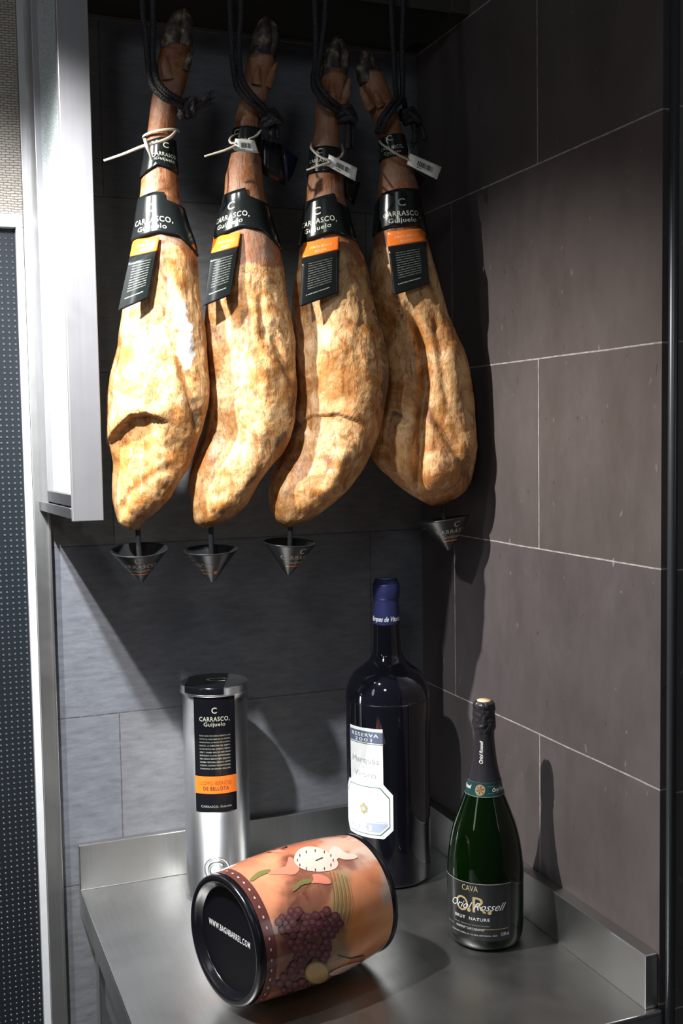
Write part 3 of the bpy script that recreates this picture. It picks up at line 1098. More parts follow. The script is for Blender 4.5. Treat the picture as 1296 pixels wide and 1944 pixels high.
# collars and labels
specs = [
    # small collar (top, bottom), th0, rows of lettering ; main label
    dict(ct=[(0, 274), (0.5, 267), (1, 269)], cb=[(0, 340), (0.45, 321), (1, 331)], cth=1.25, cl=(292, 303.5, 312),
         mt=[(0, 380), (0.35, 372), (0.60, 372), (0.61, 386), (1, 397)], mbm=[(0, 462), (0.45, 451), (0.75, 456), (1, 486)], mth=1.95, ml=(410, 431, 444),
         fl=((253, 455), (303, 449), (281, 566), (224, 591))),
    dict(ct=[(0, 247), (0.5, 245), (1, 247)], cb=[(0, 293), (0.5, 291), (1, 297)], cth=2.3, cl=(266, 277, 286),
         mt=[(0, 374), (0.52, 364), (0.53, 378), (1, 393)], mbm=[(0, 458), (0.45, 441), (0.75, 446), (1, 476)], mth=2.15, ml=(405, 424, 437),
         fl=((405, 450), (457, 440), (438, 560), (386, 582))),
    dict(ct=[(0, 285), (0.5, 283), (1, 285)], cb=[(0, 334), (0.5, 333), (1, 333)], cth=1.9, cl=(303, 314, 323),
         mt=[(0, 388), (0.7, 374), (0.74, 376), (0.75, 390), (1, 399)], mbm=[(0, 468), (0.6, 450), (1, 462)], mth=1.95, ml=(415, 432, 445),
         fl=((575, 461), (644, 449), (642, 556), (569, 583))),
    dict(ct=[(0, 268), (0.5, 261), (1, 258)], cb=[(0, 306), (0.5, 302), (1, 295)], cth=1.75, cl=(278, 289, 298),
         mt=[(0, 390), (0.15, 372), (0.5, 366), (1, 364)], mbm=[(0, 448), (0.3, 439), (0.85, 435), (1, 462)], mth=1.45, ml=(399, 418, 430),
         fl=((733, 440), (806, 433), (816, 539), (747, 561)))]
for root, lg, sp_ in zip(roots, legs, specs):
    y1, y2, y3 = sp_['cl']
    sleeve(root, lg, 'ankle_collar', sp_['ct'], sp_['cb'], sp_['cth'], brand(y1-5, y2, y3, 0.85, 0.036, 0.026), 1, label='black collar with cream lettering')
    y1, y2, y3 = sp_['ml']
    sleeve(root, lg, 'shank_label', sp_['mt'], sp_['mbm'], sp_['mth'], brand(y1, y2, y3, 1.25, 0.058, 0.042), 1, label='glossy black wrap label with cream lettering')
    flap(root, lg, *sp_['fl'], 0.235, 0)

# ------------------------------------------------------------------ steel hanging rail (above the frame) and ropes
t = thing('hanging_rail', (-0.36, HY, 2.62), 'steel rail above the hams that their ropes hang from', 'rail')
mb = MB(); mb.box((-0.70, HY-0.010, 2.61), (-0.0005, HY+0.010, 2.64))
mb.build('bar', MAT['steel_frame'], t, bevel=0.002)


def braid(t, L):
    return 0.10*math.sin(2*t+L*900)*math.sin(2*t-L*900)


ROPEL = ['black cord on the leftmost ham, frayed ends pointing right of the knot',
         'black cord tied round the ankle of the second ham from the left',
         'black cord on the third ham from the left, its end dangling under the knot',
         'black cord on the rightmost ham, looped up from lower left to right']
RR = 0.0044
ropes = [
    # strands as px, py, offset from HY ; loop round the ankle; knot centre ; tails
    dict(s=[[(268, -60, 0), (270, 0, 0), (276, 60, -.005), (281, 120, -.015), (288, 160, -.034), (308, 184, -.042), (332, 196, -.036), (352, 203, -.022)],
            [(288, -60, 0), (290, 0, 0), (290, 60, -.004), (291, 120, -.018), (298, 152, -.036), (316, 174, -.042), (338, 188, -.034), (354, 198, -.022)]],
         back=[(352, 203, -.02), (346, 196, .012), (318, 180, .036), (290, 162, .024), (283, 140, .0), (284, 118, -.012)],
         k=(356, 207, -.020), kd=(1, -0.25), tails=[[(362, 205, -.020), (380, 196, -.024), (396, 181, -.026)], [(362, 210, -.016), (380, 202, -.02), (397, 193, -.022)]], kr=1.15),
    dict(s=[[(434, -60, 0), (436, 0, 0), (439, 70, -.004), (443, 130, -.016), (452, 168, -.034), (470, 190, -.042), (490, 206, -.034), (505, 218, -.02)],
            [(458, -60, 0), (457, 0, 0), (454, 70, -.004), (455, 130, -.020), (464, 160, -.036), (482, 184, -.042), (500, 202, -.032), (510, 214, -.02)]],
         back=[(505, 218, -.02), (500, 208, .012), (476, 190, .034), (452, 170, .022), (446, 148, .0), (446, 126, -.012)],
         k=(512, 226, -.016), kd=(0.5, 0.9), tails=[[(514, 230, -.014), (516, 246, -.012), (514, 262, -.010)], [(518, 228, -.012), (524, 244, -.010), (526, 262, -.008)]], kr=1.05),
    dict(s=[[(594, -60, 0), (597, 0, 0), (599, 70, -.004), (598, 130, -.016), (596, 162, -.028), (612, 192, -.042), (632, 206, -.034), (648, 214, -.022)],
            [(620, -60, 0), (617, 0, 0), (612, 70, -.004), (604, 128, -.02), (604, 156, -.034), (620, 182, -.042), (638, 198, -.034), (652, 208, -.022)]],
         back=[(648, 214, -.02), (645, 204, .012), (620, 190, .034), (598, 172, .022), (594, 150, .0), (598, 126, -.012)],
         k=(655, 218, -.022), kd=(0.35, 0.95), tails=[[(658, 226, -.022), (661, 250, -.020), (660, 282, -.018)], [(664, 224, -.018), (670, 246, -.016), (668, 280, -.014)]], kr=1.15),
    dict(s=[[(737, -60, 0), (742, 0, 0), (746, 90, -.004), (750, 160, -.014), (751, 184, -.024), (736, 206, -.036), (722, 226, -.034), (718, 246, -.018)],
            [(766, -60, 0), (765, 0, 0), (763, 90, -.004), (764, 160, -.012), (762, 186, -.022), (748, 206, -.036), (733, 228, -.036), (724, 248, -.02)]],
         back=[(718, 246, -.02), (716, 250, .006), (730, 244, .028), (752, 230, .026), (768, 212, .008), (766, 188, -.014)],
         k=(776, 222, -.006), kd=(0.5, 0.9), tails=[[(782, 232, -.008), (788, 250, -.010), (786, 272, -.012)], [(788, 228, -.004), (800, 244, -.006), (806, 264, -.010)]], kr=1.0)]
for rd, rl in zip(ropes, ROPEL):
    top = at(rd['s'][0][1][0]+8, 0, 1, HY)
    root = thing('hanging_rope', (top.x, HY, 2.62), rl, 'rope', 'black ropes the hams hang from')

    def PT(q):
        return at(q[0], q[1], 1, HY+q[2])
    for st in rd['s']:
        mb = MB()
        pts = [PT(q) for q in st]
        pts[0] = Vector((pts[1].x*0.6+pts[0].x*0.4, HY, 2.612))
        mb.tube(pts, RR, 12, sub=24, wob=braid)
        mb.build('strand', MAT['rope'], root)
    mb = MB(); mb.tube([PT(q) for q in rd['back']], RR, 12, sub=16, wob=braid)
    mb.build('ankle_loop', MAT['rope'], root)
    # knot: coils wound round an axis
    kx, ky, ko = rd['k']
    kc = PT(rd['k'])
    s_ = depth(kc)/FPX
    dirv = (RT*rd['kd'][0]-UP*rd['kd'][1]).normalized()
    sv = (FW.cross(dirv)).normalized()
    mb = MB()
    coil = []
    for k in range(40):
        a = k/40*2*PI*2.6
        coil.append(kc+dirv*((k/39-0.5)*0.020*rd['kr'])+(sv*math.cos(a)-FW*math.sin(a)*0.8)*(0.0098*rd['kr']))
    mb.tube(coil, 0.0050, 12, sub=3, wob=braid)
    cross = [kc-dirv*0.014+sv*0.008, kc-FW*0.011-sv*0.002, kc+dirv*0.014-sv*0.010-FW*0.004, kc+dirv*0.004-sv*0.014+FW*0.006, kc-dirv*0.012-sv*0.010]
    mb.tube(cross, 0.0050, 12, sub=14, wob=braid)
    mb.build('knot', MAT['rope'], root)
    for tl in rd['tails']:
        mb = MB()
        P = [PT(q) for q in tl]
        mb.tube(P, [0.0046, 0.0046, 0.0052], 12, sub=14, wob=braid)
        d = (P[-1]-P[-2]).normalized()
        for k in range(16):   # frayed threads
            r_ = Vector((random.uniform(-1, 1), random.uniform(-1, 1), random.uniform(-1, 1)))*0.0042
            q0 = P[-1]+r_*0.8
            mb.tube([q0-d*0.003, q0+d*0.002+r_*0.3, q0+d*random.uniform(0.003, 0.006)+r_*0.8], 0.0005, 4, sub=2)
        mb.build('frayed_end', MAT['rope'], root)

# ------------------------------------------------------------------ plastic ties with barcode tags
def strip(mb, pts, wd, th, mi=0):
    mb.tube(pts, wd, 8, mi=mi, sub=6, flat=th/wd)


def hoop(leg, py_l, py_r, off, th_a, th_b, n=24):
    out = []
    for k in range(n+1):
        th = th_a+(th_b-th_a)*k/n
        u = (1+math.cos(th))/2
        py = py_l+(py_r-py_l)*u
        out.append(leg.S(py, th, off))
    return out


def tag_plate(mb, quad, yo, o=0.001):
    def fn(u, v, off):
        q = bilin([(*p, 0) for p in quad], u, v)
        return at(q.x, q.y, 1, yo-off)
    mb.sheet(fn, 4, 4, 0.0014, 0)
    x = 0.30
    random.seed(5)
    while x < 0.80:
        wd = random.choice([0.010, 0.018, 0.030])
        mb.add([fn(x, 0.28, 0.0017), fn(x+wd, 0.28, 0.0017), fn(x+wd, 0.68, 0.0017), fn(x, 0.68, 0.0017)], [(0, 3, 2, 1)], 1, False)
        x += wd+random.choice([0.012, 0.02])
    put_text(mb, '0090', lambda s_, t_: fn(0.38+s_, 0.86-t_, 0.0017), 0.10, 1, 0.16, bold=0.01)
    for k in range(5):
        yy = 0.2+k*0.13
        mb.add([fn(0.87, yy, 0.0017), fn(0.95, yy, 0.0017), fn(0.95, yy+0.06, 0.0017), fn(0.87, yy+0.06, 0.0017)], [(0, 3, 2, 1)], 2, False)


TM = [MAT['tag_white'], MAT['ink'], MAT['label_faint']]
lg = legs[0]
t = thing('cable_tie', tuple(lg.S(270, PI/2, 0.006)), 'ivory plastic tie round the ankle of the leftmost ham, its long tail pointing left', 'tie')
mb = MB(); mb.tube(hoop(lg, 262, 249, 0.0062, -0.1, 2*PI-0.9), 0.0022, 8, sub=3, flat=0.5)
mb.build('loop', MAT['plastic'], t)
mb = MB()
mb.tube([at(197, 305, 1, HY-.045), at(235, 292, 1, HY-.048), at(270, 278, 1, HY-.046), at(300, 270, 1, HY-.042), at(322, 261, 1, HY-.036), at(334, 249, 1, HY-.022)], [.0016, .0020, .0024, .0024, .0024, .0018], 8, sub=8, flat=0.6)
mb.build('tail', MAT['plastic'], t)
mb = MB()
mb.tube([at(275, 264, 1, HY-.046), at(279, 278, 1, HY-.050), at(284, 290, 1, HY-.048), at(288, 303, 1, HY-.044)], [.003, .0032, .0026, .0022], 8, sub=6, flat=0.7)
mb.build('lock', MAT['plastic'], t)

lg = legs[1]
t = thing('barcode_tag', tuple(at(465, 276, 1, HY-.05)), 'cream barcode tag tied flat across the collar of the second ham from the left', 'tag')
mb = MB(); tag_plate(mb, [(446, 263), (483, 266), (491, 291), (444, 286)], HY-.048)
mb.build('plate', TM, t)
mb = MB(); mb.tube([at(388, 297, 1, HY-.044), at(415, 289, 1, HY-.047), at(430, 284, 1, HY-.050), at(446, 277, 1, HY-.0505)], [.0014, .0019, .0019, .0022], 8, sub=8, flat=0.6)
mb.build('tail', MAT['plastic'], t)
mb = MB(); mb.tube([at(448, 272, 1, HY-.049), at(438, 271, 1, HY-.044), at(436, 264, 1, HY-.034), at(445, 256, 1, HY-.010), at(465, 250, 1, HY+.035), at(492, 246, 1, HY+.012), at(494, 249, 1, HY-.020), at(486, 258, 1, HY-.036), at(472, 264, 1, HY-.046)], .0020, 8, sub=8, flat=0.7)
mb.build('loop', MAT['plastic'], t)

lg = legs[2]
t = thing('barcode_tag', tuple(at(650, 318, 1, HY-.05)), 'white barcode tag slanting down to the right, on the third ham from the left', 'tag')
mb = MB(); tag_plate(mb, [(624, 293), (678, 319), (674, 344), (621, 315)], HY-.052)
mb.build('plate', TM, t)
mb = MB(); mb.tube([at(582, 323, 1, HY-.048), at(605, 315, 1, HY-.054), at(627, 308, 1, HY-.0545)], [.0014, .0019, .0019], 8, sub=8, flat=0.6)
mb.build('tail', MAT['plastic'], t)
mb = MB(); mb.tube([at(624, 304, 1, HY-.0535), at(612, 300, 1, HY-.050), at(598, 290, 1, HY-.040), at(590, 278, 1, HY-.018), at(600, 268, 1, HY+.030), at(640, 268, 1, HY+.032), at(651, 284, 1, HY-.006), at(648, 296, 1, HY-.030), at(640, 302, 1, HY-.044)], .0020, 8, sub=8, flat=0.7)
mb.build('loop', MAT['plastic'], t)

lg = legs[3]
t = thing('barcode_tag', tuple(at(800, 316, 1, HY-.05)), 'white barcode tag sticking out to the right of the rightmost ham', 'tag')
mb = MB(); tag_plate(mb, [(778, 291), (838, 317), (829, 341), (772, 312)], HY-.046)
mb.build('plate', TM, t)
mb = MB(); mb.tube([at(775, 303, 1, HY-.0475), at(760, 296, 1, HY-.048), at(740, 284, 1, HY-.044), at(722, 271, 1, HY-.018), at(726, 264, 1, HY+.022), at(760, 262, 1, HY+.028), at(775, 282, 1, HY-.002), at(776, 298, 1, HY-.040)], .0020, 8, sub=8, flat=0.7)
mb.build('loop', MAT['plastic'], t)

# dark leaflets dangling behind the ankles
# (quad, depth left, depth right, material, name)
def mkleaf(label, quads, strpts):
    c = at(*quads[0][0][0], 1, HY+quads[0][1])
    t = thing('hanging_leaflet', tuple(c), label, 'leaflet')
    for (q, y0, y1, mat, nm) in quads:
        mb = MB()

        def fn(u, v, off):
            p = bilin([(*k, 0) for k in q], u, v)
            return at(p.x, p.y, 1, HY+y0+(y1-y0)*u-off)
        mb.sheet(fn, 3, 3, 0.0015, 0, 1)
        mb.build(nm, [MAT[mat], MAT['blue_edge']], t)
    mb = MB(); mb.tube([at(x, y, 1, HY+o) for x, y, o in strpts], 0.0008, 6, sub=6)
    mb.build('string', MAT['ink'], t)


mkleaf('dark folded leaflet dangling right of the second ham from the left',
       [([(498, 264), (534, 274), (542, 353), (496, 329)], 0.000, 0.012, 'black_paper', 'front_page'),
        ([(536, 276), (566, 300), (556, 330), (544, 351)], 0.014, 0.034, 'navy', 'back_page')],
       [(494, 252, 0.0), (500, 258, 0.0), (504, 268, 0.002)])
mkleaf('small dark leaflet dangling behind the tag of the third ham from the left',
       [([(652, 336), (684, 347), (671, 391), (655, 374)], 0.010, 0.020, 'black_paper', 'front_page')],
       [(646, 322, 0.0), (652, 330, 0.006), (658, 340, 0.012)])
mkleaf('small dark leaflet hanging under the tag of the rightmost ham',
       [([(786, 322), (806, 338), (797, 355), (788, 348)], 0.0, 0.012, 'black_paper', 'front_page')],
       [(776, 306, 0.0), (782, 314, 0.0), (788, 326, 0.0)])

# ------------------------------------------------------------------ drip cones
def drip_cone(rim, rpx, tip, pin_top, tilt, az, label):
    """rim centre px, radius px, tip px ; tilt = how far the opening leans to the viewer (rad)"""
    rc = at(*rim, 1, HY)
    ppm = FPX/depth(rc)
    r = rpx/ppm
    n = Vector((CAM.x-rc.x, CAM.y-rc.y, 0)).normalized()
    rt = Vector((-n.y, n.x, 0))
    if rt.x < 0: rt = -rt
    lean = math.atan2(tip[0]-rim[0], tip[1]-rim[1])   # sideways lean
    Z = Vector((0, 0, 1))
    Z = (Z*math.cos(tilt)+n*math.sin(tilt)).normalized()
    Z = (Z*math.cos(lean)-rt*math.sin(lean)).normalized()
    X = (rt-Z*rt.dot(Z)).normalized()
    Y = Z.cross(X)      # points away from viewer
    H = math.hypot(tip[0]-rim[0], tip[1]-rim[1])/ppm
    tp = rc-Z*H
    t = thing('drip_cone', tuple(tp), label, 'drip cone', 'black drip cones under the hams')
    mb = MB()
    prof = [(0.0, 0), (0.0036, 0), (0.0040, 0.0005), (r-0.001, H-0.002), (r, H), (r-0.0012, H+0.0004), (r-0.0035, H-0.0025), (0.003, 0.004), (0.0, 0.004)]
    mb.lathe(prof, tp, 72, 0, axis=(X, Y, Z), cap0=False, cap1=False)
    sl = math.hypot(r-0.004, H)

    def cf(sv, tv):   # sv along girth (m at that height), tv = height along axis
        rr = 0.004+(r-0.004)*(tv/H)
        a = -PI/2+az+sv/max(rr, 0.006)
        k = rr+0.0004
        return tp+X*(k*math.cos(a))+Y*(k*math.sin(a))+Z*(tv-0.0002)

    def ctext(body, tv, cap, width, **kw):
        vs, fs = text2d(body, **kw)
        ext = max(v[0] for v in vs)-min(v[0] for v in vs)
        sx_ = (width or cap*ext)/ext
        rr = 0.004+(r-0.004)*(tv/H)
        pts = []
        for x, y in vs:
            th = tv+y*cap
            r2 = 0.004+(r-0.004)*(th/H)
            a = -PI/2+az+x*sx_/rr
            k = r2+0.0005
            pts.append(tp+X*(k*math.cos(a))+Y*(k*math.sin(a))+Z*th)
        mb.add(pts, fs, 1)
    ctext('C', H*0.74, H*0.17, None, bold=0.012)
    ctext('CARRASCO,', H*0.55, H*0.125, r*1.35, bold=0.006, space=1.1)
    ctext('Guijuelo', H*0.40, H*0.11, r*0.80, bold=0.002, space=1.08)
    # orange line
    vs, fs = [], []
    for k in range(25):
        a = -0.95+1.9*k/24
        for hh in (H*0.30, H*0.335):
            rr = 0.004+(r-0.004)*hh/H+0.0005
            aa = -PI/2+az+a
            vs.append(tp+X*(rr*math.cos(aa))+Y*(rr*math.sin(aa))+Z*hh)
    for k in range(24):
        fs.append((2*k, 2*k+2, 2*k+3, 2*k+1))
    mb.add(vs, fs, 2)
    vs = []
    for k in range(5):
        a = 1.25+0.25*k/4
        for hh in (H*0.30, H*0.40):
            rr = 0.004+(r-0.004)*hh/H+0.0005
            aa = -PI/2+az+a
            vs.append(tp+X*(rr*math.cos(aa))+Y*(rr*math.sin(aa))+Z*hh)
    mb.add(vs, [(2*k, 2*k+2, 2*k+3, 2*k+1) for k in range(4)], 2)
    mb.build('cone', [MAT['cone'], MAT['cone_text'], MAT['orange']], t)
    mb = MB()
    pt_ = at(*pin_top, 1, HY)
    mb.tube([pt_+Vector((0, 0, 0.012)), (pt_+tp+Z*0.01)/2, tp+Z*0.010], 0.0042, 14, sub=3)
    mb.build('pin', MAT['cone'], t)
    return t


drip_cone((264.5, 1043), 54, (266, 1107), (261, 1008), 0.16, -0.10, 'black drip cone with its lettering facing front, under the leftmost ham')
drip_cone((400, 1043), 51.5, (401, 1106), (400, 1002), 0.09, -1.05, 'black drip cone turned with its lettering to the left, under the second ham')
drip_cone((550, 1029), 50, (546, 1092), (552, 1000), 0.07, 0.62, 'black drip cone turned with its lettering to the right, third from the left')
drip_cone((843, 985), 49, (851, 1045), (838, 957), -0.02, 0.55, 'tilted black drip cone under the rightmost ham, by the brown wall')

# ------------------------------------------------------------------ standing round things
def axis_z(c, py, px):
    """height on the vertical axis through c seen at image row py"""
    d = ray(px, py)
    hx, hy = c[0]-CAM.x, c[1]-CAM.y
    k = (hx*d.x+hy*d.y)/(d.x*d.x+d.y*d.y)
    return CAM.z+k*d.z


def px_profile(c, rows):
    out = []
    for py, px, rp in rows:
        z = axis_z(c, py, px)
        out.append((rp*depth((c[0], c[1], z))/FPX, z))
    return out


def on_cyl(c, r, px, py):
    """ray hits the upright cylinder -> (angle from the direction facing the camera, z)"""
    d = ray(px, py)
    ox, oy = CAM.x-c[0], CAM.y-c[1]
    A = d.x**2+d.y**2; B = 2*(ox*d.x+oy*d.y); Cc = ox*ox+oy*oy-r*r
    q = max(B*B-4*A*Cc, 0)
    k = (-B-math.sqrt(q))/(2*A)
    p = CAM+d*k
    a = math.atan2(p.y-c[1], p.x-c[0])
    a0 = math.atan2(CAM.y-c[1], CAM.x-c[0])
    return (a-a0+PI) % (2*PI)-PI, p.z


def cyl_fn(c, rfun, off):
    a0 = math.atan2(CAM.y-c[1], CAM.x-c[0])

    def f(ang, z):
        r = rfun(z)+off
        return Vector((c[0]+r*math.cos(a0+ang), c[1]+r*math.sin(a0+ang), z))
    return f


def prof_r(prof):
    zs = [p[1] for p in prof]; rs = [p[0] for p in prof]
    o = np.argsort(zs)
    zs = np.array(zs)[o]; rs = np.array(rs)[o]
    return lambda z: float(np.interp(z, zs, rs))


def refine(prof, n=6):
    """smooth the profile with catmull-rom"""
    out = []
    P = [Vector((a, b, 0)) for a, b in prof]
    for i in range(len(P)-1):
        p0 = P[max(i-1, 0)]; p1 = P[i]; p2 = P[i+1]; p3 = P[min(i+2, len(P)-1)]
        for k in range(n):
            t_ = k/n
            q = 0.5*((2*p1)+(p2-p0)*t_+(2*p0-5*p1+4*p2-p3)*t_*t_+(3*p1-p0-3*p2+p3)*t_**3)
            out.append((max(q.x, 0), q.y))
    out.append((P[-1].x, P[-1].y))
    return out


# ---- wine bottle
WC = (-0.150, -0.165)
t = thing('wine_bottle', (*WC, ZC), 'large dark wine bottle with blue capsule and tall white label', 'bottle')
rows = [(1176, 740, 24.5), (1200, 740, 25.2), (1235, 740, 27), (1245, 740, 31), (1256, 740, 39), (1273, 740, 60.5), (1287, 740, 71), (1303, 740, 77), (1322, 740, 79.5)]
pr = px_profile(WC, rows)
pr.reverse()
Rw = pr[0][0]
body = [(0.0, ZC+0.012), (Rw*0.55, ZC+0.006), (Rw*0.80, ZC+0.0008), (Rw*0.90, ZC), (Rw*0.965, ZC+0.006), (Rw*0.985, ZC+0.016), (Rw*0.99, ZC+0.10), (Rw, 1.20)]
body = [b for b in body if b[1] < pr[0][1]-0.01]
full = refine(body+pr, 6)
mb = MB(); mb.lathe(full, (WC[0], WC[1], 0), 96)
mb.build('glass_body', MAT['wine_glass'], t)
wr = prof_r([p for p in full if p[1] > ZC+0.02])
cap = px_profile(WC, [(1183, 740, 25.4), (1182, 740, 25.6), (1160, 740, 24.2), (1141, 740, 23.6), (1137, 740, 23.2), (1135, 740, 24.2), (1133, 740, 25.6), (1120, 740, 25.8), (1110, 740, 25.4), (1107, 740, 24.6), (1106, 740, 22.6), (1100, 740, 22.4), (1098, 740, 20.5)])
mb = MB(); mb.lathe(cap, (WC[0], WC[1], 0), 64, 0)
zt = cap[-1][1]
mb.lathe([(cap[-1][0]*0.86, zt-0.001), (cap[-1][0]*0.86, zt+0.0012), (0.0, zt+0.0016)], (WC[0], WC[1], 0), 48, 1, cap0=False)
cr = prof_r(cap)
f = cyl_fn(WC, cr, 0.0006)
zz = axis_z(WC, 1176, 740)
put_text(mb, 'Marques de Vitoria', lambda s_, t_: f(-0.15+s_/0.0205, zz+t_), 0.0085, 2, 0.056, bold=0.02, shear=0.4)
mb.build('capsule', [MAT['capsule'], MAT['capsule_top'], MAT['white_ink']], t)
# label
f0 = cyl_fn(WC, wr, 0.0004)
f1 = cyl_fn(WC, wr, 0.0007)
f2 = cyl_fn(WC, wr, 0.0010)
aL, _ = on_cyl(WC, Rw, 665.5, 1420)
aR, _ = on_cyl(WC, Rw, 726.5, 1430)
oL, _ = on_cyl(WC, Rw, 660.5, 1530)
oR, _ = on_cyl(WC, Rw, 746, 1530)
_, zT = on_cyl(WC, Rw, 700, 1383)
_, zB = on_cyl(WC, Rw, 705, 1591)
_, zS = on_cyl(WC, Rw, 727, 1490)      # shoulder of octagon
_, zS2 = on_cyl(WC, Rw, 745, 1510)
_, zS3 = on_cyl(WC, Rw, 745, 1577)
print('wine label angles', aL, aR, oL, oR, zT, zB, zS)
oL = min(oL, aL-0.16)
mb = MB()


def wtop(a, ins=0.0):
    if aL <= a <= aR and ins == 0: return zT
    xs = [oL+ins/Rw, oL+0.17+ins/Rw, oR-0.22-ins/Rw, oR-ins/Rw]
    return float(np.interp(a, xs, [zS2-ins, zS-ins, zS-ins, zS2-ins]))


def wbot(a, ins=0.0):
    xs = [oL+ins/Rw, oL+0.17+ins/Rw, oR-0.22-ins/Rw, oR-ins/Rw]
    return float(np.interp(a, xs, [zS3+ins, zB+ins, zB+ins, zS3+ins]))


def colsheet(ang_list, top, bot, fn, mi, nv=10):
    n = len(ang_list)
    vs = [fn(a, top(a)+(bot(a)-top(a))*j/nv) for j in range(nv+1) for a in ang_list]
    fs = [(j*n+i, (j+1)*n+i, (j+1)*n+i+1, j*n+i+1) for j in range(nv) for i in range(n-1)]
    mb.add(vs, fs, mi)


eps = 1e-4
angs = sorted(list(np.linspace(oL, oR, 40))+[aL-eps, aL, aR, aR+eps, oL+0.17, oR-0.22])
colsheet(angs, wtop, wbot, f0, 0)
ins = 0.0055
a2 = list(np.linspace(oL+ins/Rw, oR-ins/Rw, 36))
colsheet(a2, lambda a: wtop(a, ins), lambda a: wbot(a, ins), f1, 1)
ins2 = 0.0068
a2 = list(np.linspace(oL+ins2/Rw, oR-ins2/Rw, 36))
colsheet(a2, lambda a: wtop(a, ins2), lambda a: wbot(a, ins2), f2, 0)
f3 = cyl_fn(WC, wr, 0.0012)
f4 = cyl_fn(WC, wr, 0.0015)
a3 = list(np.linspace(aL, aR, 20))
zb1, zb2 = zT-0.0065, zT-0.0245
colsheet(a3, lambda a: zb1, lambda a: zb2, f3, 2, 2)
colsheet(a3, lambda a: zb2-0.002, lambda a: zb2-0.0028, f3, 1, 1)
colsheet(a3, lambda a: zb1+0.0014, lambda a: zb1+0.0007, f3, 1, 1)
am = (aL+aR)/2
wid = (aR-aL)*Rw
put_text(mb, 'RESERVA', lambda s_, t_: f4(am+s_/Rw, zb1-0.0085+t_), 0.0060, 0, wid*0.78, bold=0.006, space=1.15)
put_text(mb, '2001', lambda s_, t_: f4(am+s_/Rw, zb1-0.0165+t_), 0.0056, 0, wid*0.50, bold=0.006, space=1.25)
put_text(mb, 'Marqués', lambda s_, t_: f4(am+s_/Rw, zb2-0.036+t_), 0.0105, 3, wid*0.78)
put_text(mb, 'de', lambda s_, t_: f4(am+s_/Rw, zb2-0.0455+t_), 0.0055, 4, wid*0.14, shear=0.3)
put_text(mb, 'Vitoria', lambda s_, t_: f4(am+s_/Rw, zb2-0.061+t_), 0.0105, 3, wid*0.66)
ao = (oL+oR)/2
put_text(mb, 'RIOJA', lambda s_, t_: f4(ao+s_/Rw, zS-0.018+t_), 0.0055, 4, 0.028)
# crest
zc_ = (zS+zB)/2+0.002
for (dx, dz, rr, mi) in [(0, 0, 0.0075, 5), (-0.0055, 0.003, 0.003, 5), (0.0055, 0.003, 0.003, 5), (0, 0.0075, 0.0035, 5), (0, 0.0, 0.0045, 6), (0, -0.006, 0.003, 5)]:
    vs = [f4(ao+dx/Rw, zc_+dz)]+[f4(ao+(dx+rr*(1+0.18*math.sin(5*k))*math.cos(2*PI*k/20))/Rw, zc_+dz+rr*(1+0.18*math.sin(5*k))*math.sin(2*PI*k/20)) for k in range(20)]
    vs = [v+(v-Vector((WC[0], WC[1], v.z))).normalized()*(0.0003 if mi == 6 else 0) for v in vs]
    mb.add(vs, [(0, 1+k, 1+(k+1) % 20) for k in range(20)], mi)
# landscape strip at the foot
a4 = list(np.linspace(oL+0.12, oR-0.13, 24))
colsheet(a4, lambda a: zB+0.030+0.004*math.exp(-((a-ao+0.05)/0.2)**2)*2, lambda a: zB+0.029+0.004*math.exp(-((a-ao+0.05)/0.2)**2)*2, f3, 6, 1)
colsheet([a for a in a4 if a > ao+0.05], lambda a: zB+0.027, lambda a: max(zB+0.011, wbot(a, 0.009)), f3, 6, 2)
for k in range(7):
    aa = oL+0.2+k*0.11
    colsheet([aa, aa+0.035, aa+0.07], lambda a: zB+0.023-0.002*(k % 2), lambda a: zB+0.013+0.002*(k % 3), f4, 6 if k % 2 else 4, 2)
mb.build('label', [MAT['label_white'], MAT['label_green'], MAT['label_slate'], MAT['label_grey'], MAT['label_faint'], MAT['label_gold'], MAT['label_blue']], t)

# ---- cava bottle
CC = (-0.113, -0.452)
t = thing('sparkling_wine_bottle', (*CC, ZC), 'green sparkling wine bottle with charcoal foil neck, standing on the right of the counter', 'bottle')
rows = [(1400, 925.5, 17), (1440, 925, 21.5), (1474, 924.5, 29), (1497, 924.5, 34.5), (1515, 924, 41.5), (1540, 923.5, 51), (1564, 923, 59.5), (1591, 922.6, 65.8), (1622, 922.5, 70.3), (1655, 922.5, 72)]
pr = px_profile(CC, rows)
pr.reverse()
Rc = pr[0][0]
body = [(0.0, ZC+0.016), (Rc*0.45, ZC+0.010), (Rc*0.72, ZC+0.001), (Rc*0.80, ZC), (Rc*0.90, ZC+0.004), (Rc*0.965, ZC+0.013), (Rc*0.992, ZC+0.030), (Rc, pr[0][1]-0.035)]
full = refine(body+pr, 6)
mb = MB(); mb.lathe(full, (CC[0], CC[1], 0), 96)
mb.build('glass_body', MAT['cava_glass'], t)
crr = prof_r([p for p in full if p[1] > ZC+0.02])
foil = px_profile(CC, [(1478, 924.5, 31.0), (1462, 924.7, 27.2), (1440, 925, 23.2), (1415, 925.3, 20.4), (1398, 925.6, 18.9), (1388, 925.8, 19.0), (1382, 925.8, 20.5), (1374, 926, 22.5), (1362, 926, 21.4), (1350, 926, 20.8), (1340, 926, 20.4), (1334, 926, 19.0), (1331, 926, 16.0), (1330, 926, 13.5)])
foilr = refine(foil, 6)
ztop = foil[-1][1]; zneck = foil[4][1]


def crumple(tt, h):
    k = min(1, max(0, (h-zneck)/0.01))
    q = Vector((math.cos(tt)*2.2, math.sin(tt)*2.2, h*120))
    return k*(0.0016*noise.noise(q*1.3)+0.0010*noise.noise(q*3.1)) + (1-k)*0.0001*math.sin(9*tt)


